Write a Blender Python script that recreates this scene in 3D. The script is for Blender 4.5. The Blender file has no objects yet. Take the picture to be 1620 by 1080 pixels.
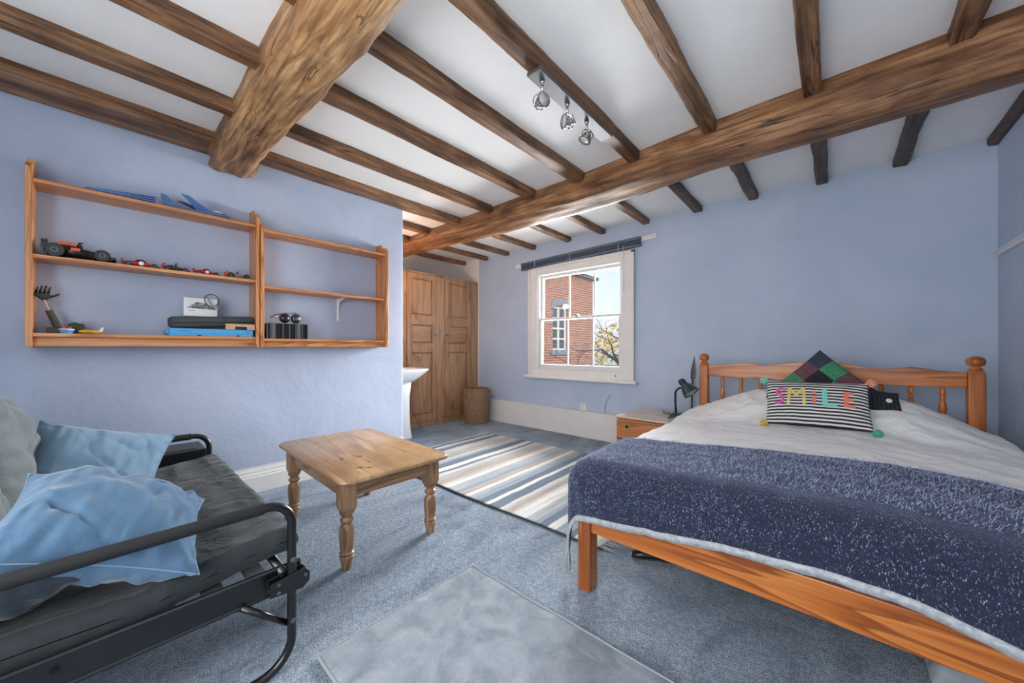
import bpy, bmesh, math, random
from mathutils import Vector, Matrix, Euler, noise
R = math.radians
PI = math.pi
random.seed(7)
scene = bpy.context.scene
C = scene.collection


def S(r, g, b):
    f = lambda c: (c / 255 / 12.92) if c / 255 <= 0.04045 else ((c / 255 + 0.055) / 1.055) ** 2.4
    return (f(r), f(g), f(b), 1.0)


# ------------------------------------------------------------------ camera
cam_d = bpy.data.cameras.new('camera')
cam = bpy.data.objects.new('camera', cam_d)
C.objects.link(cam)
cam.location = (0, 0, 1.12)
cam.rotation_euler = (R(90), 0, R(41.5716))
cam_d.sensor_width = 36
cam_d.lens = 575 / 1620 * 36
cam_d.shift_y = 10 / 1620
cam_d.clip_start = 0.03
scene.camera = cam

# ------------------------------------------------------------------ world
w = bpy.data.worlds.new('world')
scene.world = w
w.use_nodes = True
nt = w.node_tree
bg = nt.nodes['Background']
sky = nt.nodes.new('ShaderNodeTexSky')
sky.sky_type = 'NISHITA'
sky.sun_disc = False
sky.sun_elevation = R(24)
sky.sun_rotation = R(100)
sky.dust_density = 2.5
sky.air_density = 1.2
haze = nt.nodes.new('ShaderNodeMix')
haze.data_type = 'RGBA'
haze.inputs[0].default_value = 0.72
haze.inputs[7].default_value = (2.75, 2.95, 3.55, 1)
nt.links.new(sky.outputs[0], haze.inputs[6])
nt.links.new(haze.outputs[2], bg.inputs[0])
bg.inputs[1].default_value = 0.31

# low autumn sun on the yard outside; the house itself keeps it out of the room
sd = bpy.data.lights.new('sun', 'SUN')
sd.energy = 1.1
sd.color = (1.0, 0.90, 0.78)
sd.angle = R(0.6)
so = bpy.data.objects.new('sun', sd)
C.objects.link(so)
so.rotation_euler = Vector((-0.86, 0.30, -0.42)).to_track_quat('-Z', 'Y').to_euler()

# daylight through the visible window, plus added rear and side fill lamps


def area(name, loc, direction, sx, sy, power, color, portal=False):
    d = bpy.data.lights.new(name, 'AREA')
    d.shape = 'RECTANGLE'
    d.size = sx
    d.size_y = sy
    d.energy = power
    d.color = color
    if portal:
        d.cycles.is_portal = True
    o = bpy.data.objects.new(name, d)
    C.objects.link(o)
    o.location = loc
    o.rotation_euler = Vector(direction).to_track_quat('-Z', 'Z').to_euler()
    return o


area('window_daylight_front', (-2.65, 4.95, 1.95), (0.12, -1, -0.38), 2.2, 1.9, 830, (0.97, 0.985, 1.0))
area('added_fill_rear', (-0.75, -1.05, 1.33), (0.12, 1, 0.06), 1.9, 1.65, 68, (0.97, 0.985, 1.0))  # added fill lamp inside the room, behind the camera
area('added_fill_side', (0.80, 0.55, 1.60), (-1, 0, 0.0), 1.3, 1.2, 4, (0.97, 0.985, 1.0))  # added fill lamp, this wall has no window

scene.view_settings.view_transform = 'Standard'
scene.view_settings.look = 'None'
scene.view_settings.exposure = 0.05
scene.view_settings.gamma = 1.0
scene.view_settings.use_curve_mapping = False
scene.cycles.use_denoising = True
scene.cycles.max_bounces = 10
scene.cycles.diffuse_bounces = 6

# ------------------------------------------------------------------ materials


def new_mat(name):
    m = bpy.data.materials.new(name)
    m.use_nodes = True
    n = m.node_tree
    return m, n, n.nodes['Principled BSDF']


def lnk(n, a, b):
    n.links.new(a, b)


def coords(n, scale=(1, 1, 1), kind='Object', rot=(0, 0, 0)):
    tc = n.nodes.new('ShaderNodeTexCoord')
    mp = n.nodes.new('ShaderNodeMapping')
    mp.inputs['Scale'].default_value = scale
    mp.inputs['Rotation'].default_value = rot
    lnk(n, tc.outputs[kind], mp.inputs['Vector'])
    return mp.outputs['Vector']


def nz(n, vec, scale, detail=4, rough=0.55, dist=0.0):
    t = n.nodes.new('ShaderNodeTexNoise')
    t.inputs['Scale'].default_value = scale
    t.inputs['Detail'].default_value = detail
    t.inputs['Roughness'].default_value = rough
    t.inputs['Distortion'].default_value = dist
    lnk(n, vec, t.inputs['Vector'])
    return t.outputs['Fac']


def ramp(n, fac, stops, interp='LINEAR'):
    r = n.nodes.new('ShaderNodeValToRGB')
    cr = r.color_ramp
    cr.interpolation = interp
    while len(cr.elements) < len(stops):
        cr.elements.new(0.5)
    for e, (p, c) in zip(cr.elements, stops):
        e.position = p
        e.color = c if len(c) == 4 else (*c, 1)
    lnk(n, fac, r.inputs['Fac'])
    return r.outputs['Color']


def mix(n, fac, a, b, mode='MIX'):
    m = n.nodes.new('ShaderNodeMix')
    m.data_type = 'RGBA'
    m.blend_type = mode
    for v, i in ((fac, 0), (a, 6), (b, 7)):
        if isinstance(v, (int, float)):
            m.inputs[i].default_value = v
        elif isinstance(v, tuple):
            m.inputs[i].default_value = v
        else:
            lnk(n, v, m.inputs[i])
    return m.outputs[2]


def math_n(n, op, a, b=None):
    m = n.nodes.new('ShaderNodeMath')
    m.operation = op
    for i, v in enumerate((a, b)):
        if v is None:
            continue
        if isinstance(v, (int, float)):
            m.inputs[i].default_value = v
        else:
            lnk(n, v, m.inputs[i])
    return m.outputs[0]


def bump(n, bsdf, h, strength=0.3, dist=0.01, prev=None):
    b = n.nodes.new('ShaderNodeBump')
    b.inputs['Strength'].default_value = strength
    b.inputs['Distance'].default_value = dist
    lnk(n, h, b.inputs['Height'])
    lnk(n, b.outputs['Normal'], bsdf.inputs['Normal'])


def plain(name, col, rough=0.5, metal=0.0, bstr=0.05, var=0.06, scale=30, sheen=0.0, coat=0.0):
    m, n, b = new_mat(name)
    v = coords(n)
    f = nz(n, v, scale, 3)
    c1 = tuple(max(0, x * (1 - var)) for x in col[:3]) + (1,)
    c2 = tuple(min(1, x * (1 + var)) for x in col[:3]) + (1,)
    lnk(n, ramp(n, f, [(0.3, c1), (0.7, c2)]), b.inputs['Base Color'])
    b.inputs['Roughness'].default_value = rough
    b.inputs['Metallic'].default_value = metal
    if sheen:
        b.inputs['Sheen Weight'].default_value = sheen
    if coat:
        b.inputs['Coat Weight'].default_value = coat
    if bstr:
        bump(n, b, f, bstr, 0.003)
    return m


def wood(name, light, mid, dark, axis='X', rough=0.42, ring=9.0, knots=0.5, gloss=0.0, fine=90, kscale=5.5, speck=0.0):
    """pine / oak: long grain along one object axis, growth rings and a few knots"""
    m, n, b = new_mat(name)
    k = {'X': 0, 'Y': 1, 'Z': 2}[axis]
    sc = [1.0, 1.0, 1.0]
    sc[k] = 0.09
    v = coords(n, tuple(sc))
    big = nz(n, v, ring, 2, 0.5, 1.2)
    rings = math_n(n, 'FRACT', math_n(n, 'MULTIPLY', big, 7.0))
    rc = ramp(n, rings, [(0.0, light), (0.55, mid), (0.88, dark), (1.0, light)])
    sc2 = [1.0, 1.0, 1.0]
    sc2[k] = 0.04
    fi = nz(n, coords(n, tuple(sc2)), fine, 4, 0.6)
    fcol = ramp(n, fi, [(0.3, (0.72, 0.70, 0.68, 1)), (0.6, (1.06, 1.05, 1.04, 1))])
    col = mix(n, 0.75, rc, fcol, 'MULTIPLY')
    if knots:
        sk = [1.0, 1.0, 1.0]
        sk[k] = 0.45
        vo = n.nodes.new('ShaderNodeTexVoronoi')
        vo.inputs['Scale'].default_value = kscale
        lnk(n, coords(n, tuple(sk)), vo.inputs['Vector'])
        kn = ramp(n, vo.outputs['Distance'], [(0.035, (1, 1, 1)), (0.10, (0, 0, 0))])
        kf = math_n(n, 'MULTIPLY', kn, knots)
        col = mix(n, kf, col, tuple(x * 0.32 for x in dark[:3]) + (1,))
    if speck:
        spn = nz(n, coords(n), 16, 3, 0.6, 0.4)
        col = mix(n, math_n(n, 'MULTIPLY', ramp(n, spn, [(0.635, (0, 0, 0)), (0.68, (1, 1, 1))]), speck), col, tuple(x * 0.28 for x in dark[:3]) + (1,))
        bl_ = nz(n, coords(n), 3.5, 3, 0.6)
        col = mix(n, 0.7, col, ramp(n, bl_, [(0.35, (0.78, 0.72, 0.68, 1)), (0.6, (1.08, 1.08, 1.06, 1))]), 'MULTIPLY')
    lnk(n, col, b.inputs['Base Color'])
    b.inputs['Roughness'].default_value = rough
    b.inputs['Coat Weight'].default_value = gloss
    b.inputs['Coat Roughness'].default_value = 0.25
    bump(n, b, fi, 0.12, 0.002)
    return m


def old_oak(name, axis, light, mid, dark, seed=0.0):
    m, n, b = new_mat(name)
    k = {'X': 0, 'Y': 1, 'Z': 2}[axis]
    s1 = [1.0, 1.0, 1.0]
    s1[k] = 0.16
    v1 = coords(n, tuple(s1))
    a = nz(n, v1, 6.0, 6, 0.62, 1.6)
    s2 = [1.0, 1.0, 1.0]
    s2[k] = 0.035
    v2 = coords(n, tuple(s2))
    g = nz(n, v2, 55, 5, 0.65, 0.3)
    blot = nz(n, coords(n), 2.2 + seed, 4, 0.6, 0.8)
    c = ramp(n, a, [(0.28, dark), (0.47, mid), (0.66, light)])
    c = mix(n, 0.85, c, ramp(n, g, [(0.34, (0.36, 0.32, 0.29, 1)), (0.60, (1.15, 1.13, 1.1, 1))]), 'MULTIPLY')
    c = mix(n, 0.8, c, ramp(n, blot, [(0.33, (0.55, 0.50, 0.46, 1)), (0.55, (1.1, 1.08, 1.02, 1))]), 'MULTIPLY')
    # drying cracks along the grain
    s3 = [1.0, 1.0, 1.0]
    s3[k] = 0.05
    cr = nz(n, coords(n, tuple(s3)), 16, 3, 0.5, 0.6)
    crk = ramp(n, math_n(n, 'ABSOLUTE', math_n(n, 'SUBTRACT', cr, 0.5)), [(0.0, (1, 1, 1)), (0.014, (0, 0, 0))])
    gate = ramp(n, nz(n, coords(n), 3.1, 2), [(0.47, (0, 0, 0)), (0.6, (1, 1, 1))])
    cf = math_n(n, 'MULTIPLY', crk, gate)
    c = mix(n, cf, c, (0.012, 0.008, 0.005, 1))
    lnk(n, c, b.inputs['Base Color'])
    b.inputs['Roughness'].default_value = 0.5
    b.inputs['Specular IOR Level'].default_value = 0.35
    h = math_n(n, 'SUBTRACT', math_n(n, 'ADD', g, math_n(n, 'MULTIPLY', a, 1.5)), math_n(n, 'MULTIPLY', cf, 1.5))
    bump(n, b, h, 0.4, 0.008)
    return m


def plaster(name, col, col2, bs=0.35):
    m, n, b = new_mat(name)
    v = coords(n)
    a = nz(n, v, 1.3, 5, 0.6, 0.4)
    f = nz(n, v, 7, 6, 0.6)
    fine = nz(n, v, 120, 2)
    lnk(n, ramp(n, a, [(0.35, col), (0.65, col2)]), b.inputs['Base Color'])
    b.inputs['Roughness'].default_value = 0.72
    h = math_n(n, 'ADD', math_n(n, 'MULTIPLY', a, 2.0), math_n(n, 'ADD', math_n(n, 'MULTIPLY', f, 0.35), math_n(n, 'MULTIPLY', fine, 0.05)))
    bump(n, b, h, bs, 0.02)
    return m


def fabric(name, col, col2, scale=4, weave=400, rough=0.9, sheen=0.3, wr=0.25):
    m, n, b = new_mat(name)
    v = coords(n)
    a = nz(n, v, scale, 4, 0.55, 0.5)
    f = nz(n, v, weave, 2)
    c = mix(n, 0.35, ramp(n, a, [(0.3, col), (0.7, col2)]), ramp(n, f, [(0.3, (0.75, 0.75, 0.75, 1)), (0.7, (1.15, 1.15, 1.15, 1))]), 'MULTIPLY')
    lnk(n, c, b.inputs['Base Color'])
    b.inputs['Roughness'].default_value = rough
    b.inputs['Sheen Weight'].default_value = sheen
    b.inputs['Sheen Roughness'].default_value = 0.4
    b.inputs['Specular IOR Level'].default_value = 0.15
    h = math_n(n, 'ADD', nz(n, v, 9, 4, 0.5, 1.0), math_n(n, 'MULTIPLY', f, 0.04))
    bump(n, b, h, wr, 0.02)
    return m


M = {}
M['lilac'] = plaster('lilac_wall_paint', S(172, 187, 207), S(184, 197, 216), 0.25)
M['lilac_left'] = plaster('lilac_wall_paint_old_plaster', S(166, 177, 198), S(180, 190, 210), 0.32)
M['ceiling'] = plaster('white_ceiling_plaster', S(232, 231, 229), S(240, 239, 236), 0.12)
M['white_wall'] = plaster('white_wall_paint', S(222, 222, 220), S(230, 230, 228), 0.2)
M['white_gloss'] = plain('white_gloss_paint', S(222, 222, 220), 0.32, var=0.02)
M['cream_paint'] = plain('aged_white_paint', S(226, 224, 218), 0.38, var=0.03, scale=6)
M['oak_x'] = old_oak('old_oak_main_beam', 'X', S(182, 138, 98), S(138, 98, 68), S(72, 48, 32))
M['oak_knobbly'] = old_oak('old_oak_knobbly_beam', 'X', S(196, 160, 118), S(156, 116, 78), S(74, 52, 38), 1.4)
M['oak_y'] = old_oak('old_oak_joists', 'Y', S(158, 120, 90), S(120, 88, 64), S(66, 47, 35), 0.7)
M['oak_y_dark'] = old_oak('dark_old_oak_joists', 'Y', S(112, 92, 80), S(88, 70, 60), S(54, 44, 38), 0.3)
PL, PM, PD = S(214, 150, 94), S(198, 130, 74), S(162, 98, 50)
M['shelf_x'] = wood('shelf_pine_y', PL, PM, PD, 'Y', 0.4, 7, 0.5, 0.2)
M['shelf_z'] = wood('shelf_pine_z', PL, PM, PD, 'Z', 0.4, 7, 0.5, 0.2)
BL, BM, BD = S(198, 122, 58), S(178, 98, 38), S(132, 68, 22)
M['bed_x'] = wood('bed_pine_x', BL, BM, BD, 'X', 0.34, 6, 0.6, 0.15)
M['bed_y'] = wood('bed_pine_y', BL, BM, BD, 'Y', 0.34, 6, 0.6, 0.15)
M['bed_z'] = wood('bed_pine_z', BL, BM, BD, 'Z', 0.34, 6, 0.3, 0.15)
TL, TM, TD = S(172, 134, 98), S(154, 116, 82), S(124, 88, 60)
M['table_top'] = wood('waxed_pine_tabletop', S(192, 158, 118), S(182, 146, 106), S(164, 128, 90), 'X', 0.36, 2.2, 0.9, 0.25, 50, 9.0, 0.9)
M['table_x'] = wood('waxed_pine_x', TL, TM, TD, 'X', 0.4, 6, 0.5, 0.2)
M['table_y'] = wood('waxed_pine_y', TL, TM, TD, 'Y', 0.4, 6, 0.5, 0.2)
M['table_z'] = wood('waxed_pine_z', TL, TM, TD, 'Z', 0.4, 6, 0.3, 0.2)
M['ward'] = wood('wardrobe_oak_z', S(190, 152, 116), S(178, 138, 102), S(158, 118, 84), 'Z', 0.33, 3, 0.2, 0.3, 110)
M['ward_y'] = wood('wardrobe_oak_y', S(190, 152, 116), S(178, 138, 102), S(158, 118, 84), 'Y', 0.33, 5, 0.2, 0.3, 110)
M['night'] = wood('nightstand_teak', S(196, 130, 78), S(184, 114, 62), S(152, 88, 44), 'X', 0.4, 5, 0.2, 0.1)
M['night_top'] = wood('nightstand_top_glare', S(214, 196, 172), S(204, 182, 152), S(180, 152, 118), 'X', 0.3, 5, 0.1, 0.4)  # top coloured pale to stand for light reflected off it
M['black_metal'] = plain('black_powder_coat', S(12, 13, 15), 0.32, 0.0, var=0.1, scale=40, coat=0.3)
M['bolt'] = plain('steel_bolt', S(120, 122, 126), 0.35, 0.9)
M['foam'] = plain('black_foam_sleeve', S(24, 26, 28), 0.8)
M['charcoal'] = fabric('charcoal_canvas', S(42, 46, 48), S(58, 62, 64), 5, 500, 0.9, 0.2, 0.5)
M['grey_velvet'] = fabric('grey_green_brushed_cotton', S(104, 112, 114), S(122, 129, 130), 4, 500, 0.9, 0.4, 0.6)
M['slate_velvet'] = fabric('slate_brushed_cotton', S(46, 54, 62), S(62, 70, 80), 4, 500, 0.9, 0.4, 0.6)
M['sky_cushion'] = fabric('pale_blue_cotton', S(106, 132, 154), S(120, 145, 165), 3, 600, 0.85, 0.3, 0.3)
M['blue_cushion'] = fabric('mid_blue_cotton', S(72, 101, 128), S(88, 115, 140), 3, 600, 0.85, 0.3, 0.35)
M['piping'] = fabric('cushion_piping', S(110, 138, 164), S(124, 150, 176), 3, 600)
M['sheet'] = fabric('white_bed_linen', S(226, 224, 222), S(236, 234, 232), 2, 700, 0.85, 0.15, 0.55)
M['mattress'] = fabric('mattress_ticking', S(200, 200, 202), S(210, 210, 212))
M['porcelain'] = plain('white_porcelain', S(232, 234, 236), 0.12, var=0.01, bstr=0, coat=0.5)
M['chrome'] = plain('chrome', S(205, 205, 205), 0.14, 1.0, var=0.02, bstr=0)
M['brushed'] = plain('brushed_steel', S(118, 118, 120), 0.6, 1.0, var=0.04)
M['pewter'] = plain('pewter_knob', S(150, 154, 160), 0.3, 0.7)
M['brass'] = plain('brass', S(190, 160, 90), 0.3, 0.9)
M['teal_enamel'] = plain('dark_teal_enamel', S(34, 56, 66), 0.28, var=0.05, coat=0.5)
M['lamp_white'] = plain('lamp_reflector_white', S(205, 205, 200), 0.5)
M['iron'] = plain('rusty_iron', S(86, 76, 72), 0.5, 0.4, var=0.25, scale=20)
M['navy_dot'] = None
M['bulb'] = plain('halogen_bulb_face', S(190, 190, 194), 0.2, 0.1, bstr=0)
M['plastic_black'] = plain('black_plastic', S(22, 23, 25), 0.35, bstr=0)
M['plastic_dark'] = plain('dark_grey_plastic', S(56, 58, 60), 0.5, bstr=0)
M['plastic_red'] = plain('red_plastic', S(178, 26, 34), 0.3, bstr=0, coat=0.4)
M['plastic_orange'] = plain('orange_plastic', S(224, 92, 50), 0.35, bstr=0)
M['plastic_white'] = plain('white_plastic', S(220, 220, 218), 0.4, bstr=0)
M['plastic_grey'] = plain('grey_plastic', S(136, 140, 142), 0.5, bstr=0)
M['plastic_yellow'] = plain('yellow_plastic', S(214, 174, 40), 0.4, bstr=0)
M['plastic_blue'] = plain('royal_blue_foam', S(28, 48, 120), 0.55, bstr=0)
M['plastic_paleblue'] = plain('pale_blue_foam', S(78, 116, 164), 0.5, bstr=0)
M['sky_box'] = plain('sky_blue_card', S(74, 156, 206), 0.45, bstr=0)
M['card'] = plain('brown_card', S(186, 152, 120), 0.8)
M['case_grey'] = plain('dark_grey_case_cloth', S(62, 66, 66), 0.8, var=0.15)
M['olive'] = plain('dark_olive_plastic', S(52, 50, 38), 0.6)
M['green'] = plain('green_plastic', S(52, 110, 62), 0.5)
M['pompom'] = {k: fabric('pompom_' + k, S(*c), S(*[min(255, x + 20) for x in c]), 30, 300) for k, c in
               dict(teal=(70, 168, 140), mustard=(206, 164, 72), peach=(222, 150, 120), mint=(120, 196, 170)).items()}
M['letters'] = [fabric('letter_wool_%s' % k, S(*c), S(*[min(255, x + 12) for x in c]), 20, 400, wr=0.1) for k, c in
                (('pink', (198, 86, 152)), ('yellow', (206, 184, 92)), ('coral', (222, 118, 92)), ('mint', (118, 196, 184)), ('orange', (226, 112, 88)))]

# the dotted knit patches of the diamond cushion


def dotted(name, base, dot):
    m, n, b = new_mat(name)
    tc = n.nodes.new('ShaderNodeTexCoord')
    mp = n.nodes.new('ShaderNodeMapping')
    mp.inputs['Scale'].default_value = (34, 34, 34)
    lnk(n, tc.outputs['UV'], mp.inputs['Vector'])
    vo = n.nodes.new('ShaderNodeTexVoronoi')
    vo.inputs['Scale'].default_value = 1.0
    vo.inputs['Randomness'].default_value = 0.1
    lnk(n, mp.outputs[0], vo.inputs['Vector'])
    lnk(n, ramp(n, vo.outputs['Distance'], [(0.16, dot), (0.24, base)]), b.inputs['Base Color'])
    b.inputs['Roughness'].default_value = 0.95
    return m


M['patch'] = [dotted('patch_navy', S(40, 45, 62), S(120, 124, 136)), dotted('patch_green', S(44, 120, 84), S(150, 196, 170)),
              dotted('patch_red', S(140, 44, 60), S(190, 130, 136)), dotted('patch_plum', S(92, 56, 66), S(150, 116, 124)),
              dotted('patch_dark', S(26, 28, 34), S(70, 76, 90))]


def stripe_cushion():
    m, n, b = new_mat('black_white_knit_stripes')
    tc = n.nodes.new('ShaderNodeTexCoord')
    sp = n.nodes.new('ShaderNodeSeparateXYZ')
    lnk(n, tc.outputs['UV'], sp.inputs[0])
    f = math_n(n, 'FRACT', math_n(n, 'MULTIPLY', sp.outputs['Y'], 15.0))
    lnk(n, ramp(n, f, [(0.0, S(36, 36, 44)), (0.46, S(36, 36, 44)), (0.54, S(214, 212, 206)), (0.97, S(214, 212, 206)), (1.0, S(36, 36, 44))]), b.inputs['Base Color'])
    b.inputs['Roughness'].default_value = 0.95
    bump(n, b, nz(n, coords(n), 260, 2), 0.3, 0.002)
    return m


M['stripes'] = stripe_cushion()


def carpet():
    m, n, b = new_mat('blue_grey_carpet')
    v = coords(n)
    big = nz(n, coords(n, (1.0, 0.5, 1), rot=(0, 0, R(25))), 3.6, 5, 0.62, 1.2)
    f = nz(n, v, 170, 3, 0.7)
    f2 = nz(n, v, 42, 4, 0.7)
    c = ramp(n, big, [(0.30, S(128, 145, 162)), (0.5, S(166, 182, 198)), (0.72, S(188, 202, 215))])
    c = mix(n, 0.8, c, ramp(n, f, [(0.38, (0.35, 0.36, 0.38, 1)), (0.60, (1.5, 1.5, 1.5, 1))]), 'MULTIPLY')
    c = mix(n, 0.7, c, ramp(n, f2, [(0.38, (0.66, 0.66, 0.67, 1)), (0.60, (1.2, 1.2, 1.2, 1))]), 'MULTIPLY')
    lnk(n, c, b.inputs['Base Color'])
    b.inputs['Roughness'].default_value = 1.0
    b.inputs['Specular IOR Level'].default_value = 0.1
    b.inputs['Sheen Weight'].default_value = 0.15
    bump(n, b, math_n(n, 'ADD', f, f2), 1.0, 0.02)
    return m


M['carpet'] = carpet()
M['grey_rug'] = fabric('pale_grey_rug_pile', S(116, 125, 134), S(152, 160, 167), 9, 120, 1.0, 0.3, 0.35)
M['grey_rug_edge'] = fabric('pale_grey_rug_binding', S(150, 157, 163), S(160, 167, 172), 3.5, 300)


def kilim():
    m, n, b = new_mat('striped_flatweave')
    v = coords(n)
    sp = n.nodes.new('ShaderNodeSeparateXYZ')
    lnk(n, v, sp.inputs[0])
    wob = nz(n, coords(n, (0.3, 1.2, 1)), 3.0, 3)
    x = math_n(n, 'ADD', math_n(n, 'MULTIPLY', math_n(n, 'ADD', sp.outputs['X'], 1.2), 0.4167), math_n(n, 'MULTIPLY', math_n(n, 'SUBTRACT', wob, 0.5), 0.012))
    cr, gr, bl, dk, br, wh = S(194, 190, 182), S(164, 168, 170), S(138, 152, 164), S(100, 114, 128), S(168, 156, 146), S(210, 209, 204)
    pal = [dk, wh, bl, dk, cr, cr, gr, br, wh, gr, bl, dk, wh, dk, cr, gr, br, cr, wh, gr, bl, dk, wh, bl, dk, cr]
    stops = []
    random.seed(3)
    p = 0.0
    cols = []
    while p < 1.0:
        cols.append((p, pal[len(cols) % len(pal)]))
        p += random.choice((0.022, 0.05, 0.06, 0.08, 0.034))
    # two ramps of up to 30 stops each
    x2 = math_n(n, 'FRACT', math_n(n, 'MULTIPLY', x, 2.0))
    half = cols[:30]
    ca = ramp(n, x2, half, 'CONSTANT')
    sh = [(p_, half[(i_ + 7) % len(half)][1]) for i_, (p_, c_) in enumerate(half)]
    cb = ramp(n, x2, sh, 'CONSTANT')
    c = mix(n, math_n(n, 'GREATER_THAN', x, 0.5), ca, cb)
    fs_ = nz(n, coords(n, (1.0, 0.02, 0.02)), 75, 2, 0.5)
    c = mix(n, 0.75, c, ramp(n, fs_, [(0.36, (0.62, 0.65, 0.69, 1)), (0.5, (1, 1, 1, 1)), (0.62, (1.12, 1.1, 1.06, 1))]), 'MULTIPLY')
    th = nz(n, coords(n, (8, 0.5, 1)), 40, 2)
    c = mix(n, 0.5, c, ramp(n, th, [(0.35, (0.72, 0.73, 0.75, 1)), (0.65, (1.12, 1.12, 1.12, 1))]), 'MULTIPLY')
    lnk(n, c, b.inputs['Base Color'])
    b.inputs['Roughness'].default_value = 0.95
    bump(n, b, nz(n, coords(n, (1, 0.2, 1)), 150, 2), 0.4, 0.004)
    return m


M['kilim'] = kilim()
M['fringe'] = fabric('cotton_fringe', S(206, 204, 196), S(216, 214, 208))
M['rug_under'] = plain('dark_rug_backing', S(52, 56, 62), 0.95)


def wool():
    m, n, b = new_mat('navy_wool_weave')
    v = coords(n)
    sp = coords(n, (1.0, 0.5, 0.35), rot=(0, R(22), R(12)))
    fl = nz(n, sp, 330, 2, 0.5)
    pat = nz(n, v, 12, 3, 0.6)
    fm = math_n(n, 'MULTIPLY', ramp(n, fl, [(0.60, (0, 0, 0)), (0.70, (1, 1, 1))]), ramp(n, pat, [(0.35, (0.1, 0.1, 0.1)), (0.6, (1, 1, 1))]))
    base = ramp(n, nz(n, v, 60, 3), [(0.3, S(20, 25, 44)), (0.7, S(34, 41, 66))])
    c = mix(n, fm, base, S(150, 158, 176))
    lnk(n, c, b.inputs['Base Color'])
    b.inputs['Roughness'].default_value = 1.0
    b.inputs['Sheen Weight'].default_value = 0.35
    b.inputs['Sheen Roughness'].default_value = 0.5
    b.inputs['Sheen Tint'].default_value = S(170, 185, 225)
    bump(n, b, fl, 0.7, 0.01)
    return m


M['wool'] = wool()
M['wool_fibre'] = plain('pale_lit_wool_fibre', S(150, 162, 194), 1.0, bstr=0, sheen=0.5)  # pale colour stands in for light catching the navy nap
M['wool_edge'] = fabric('pale_grey_wool_edge', S(142, 146, 150), S(186, 188, 190), 60, 300, 1.0, 0.3, 0.4)


def brick_mat():
    m, n, b = new_mat('red_brick')
    v = coords(n)
    sp = n.nodes.new('ShaderNodeSeparateXYZ')
    lnk(n, v, sp.inputs[0])
    cb = n.nodes.new('ShaderNodeCombineXYZ')
    lnk(n, math_n(n, 'ADD', sp.outputs['Y'], sp.outputs['X']), cb.inputs[0])
    lnk(n, sp.outputs['Z'], cb.inputs[1])
    bt = n.nodes.new('ShaderNodeTexBrick')
    lnk(n, cb.outputs[0], bt.inputs['Vector'])
    bt.inputs['Color1'].default_value = S(158, 98, 80)
    bt.inputs['Color2'].default_value = S(134, 84, 72)
    bt.inputs['Mortar'].default_value = S(176, 166, 156)
    bt.inputs['Scale'].default_value = 1.0
    bt.inputs['Brick Width'].default_value = 0.24
    bt.inputs['Row Height'].default_value = 0.085
    bt.inputs['Mortar Size'].default_value = 0.01
    c = mix(n, 0.5, bt.outputs['Color'], ramp(n, nz(n, v, 3, 4), [(0.3, (0.8, 0.75, 0.72, 1)), (0.7, (1.2, 1.15, 1.1, 1))]), 'MULTIPLY')
    lnk(n, c, b.inputs['Base Color'])
    b.inputs['Roughness'].default_value = 0.9
    return m


M['brick'] = brick_mat()
M['stone_trim'] = plain('blue_grey_stone', S(120, 130, 146), 0.8)
M['slate'] = plain('roof_slate', S(110, 116, 124), 0.7)
M['bark'] = plain('bark', S(58, 52, 48), 0.9, var=0.2)
M['autumn'] = plain('autumn_leaves', S(228, 208, 130), 0.8, var=0.35, scale=5)
M['lawn'] = plain('lawn', S(120, 140, 70), 0.95, var=0.2, scale=2)
M['trunk_glass_dark'] = plain('dark_window_pane', S(70, 78, 90), 0.08, bstr=0)


def glass_mat():
    m, n, b = new_mat('window_glass')
    out = n.nodes['Material Output']
    n.nodes.remove(b)
    tr = n.nodes.new('ShaderNodeBsdfTransparent')
    gl = n.nodes.new('ShaderNodeBsdfGlossy')
    gl.inputs['Roughness'].default_value = 0.02
    fr = n.nodes.new('ShaderNodeFresnel')
    fr.inputs['IOR'].default_value = 1.45
    mx = n.nodes.new('ShaderNodeMixShader')
    lnk(n, fr.outputs[0], mx.inputs[0])
    lnk(n, tr.outputs[0], mx.inputs[1])
    lnk(n, gl.outputs[0], mx.inputs[2])
    lnk(n, mx.outputs[0], out.inputs['Surface'])
    return m


M['glass'] = glass_mat()


def wicker_mat():
    m, n, b = new_mat('wicker')
    v = coords(n)
    f = nz(n, v, 45, 3)
    lnk(n, ramp(n, f, [(0.3, S(112, 84, 60)), (0.7, S(166, 132, 98))]), b.inputs['Base Color'])
    b.inputs['Roughness'].default_value = 0.6
    bump(n, b, f, 0.3, 0.003)
    return m


M['wicker'] = wicker_mat()
M['blind'] = plain('slate_blue_aluminium', S(92, 106, 124), 0.35, 0.3)
M['printed'] = None


def photo_print():
    m, n, b = new_mat('printed_box_front')
    v = coords(n)
    f = nz(n, v, 40, 4, 0.6)
    lnk(n, ramp(n, f, [(0.35, S(60, 64, 66)), (0.6, S(150, 154, 156))]), b.inputs['Base Color'])
    b.inputs['Roughness'].default_value = 0.4
    return m


M['printed'] = photo_print()

# ------------------------------------------------------------------ mesh helpers


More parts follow.
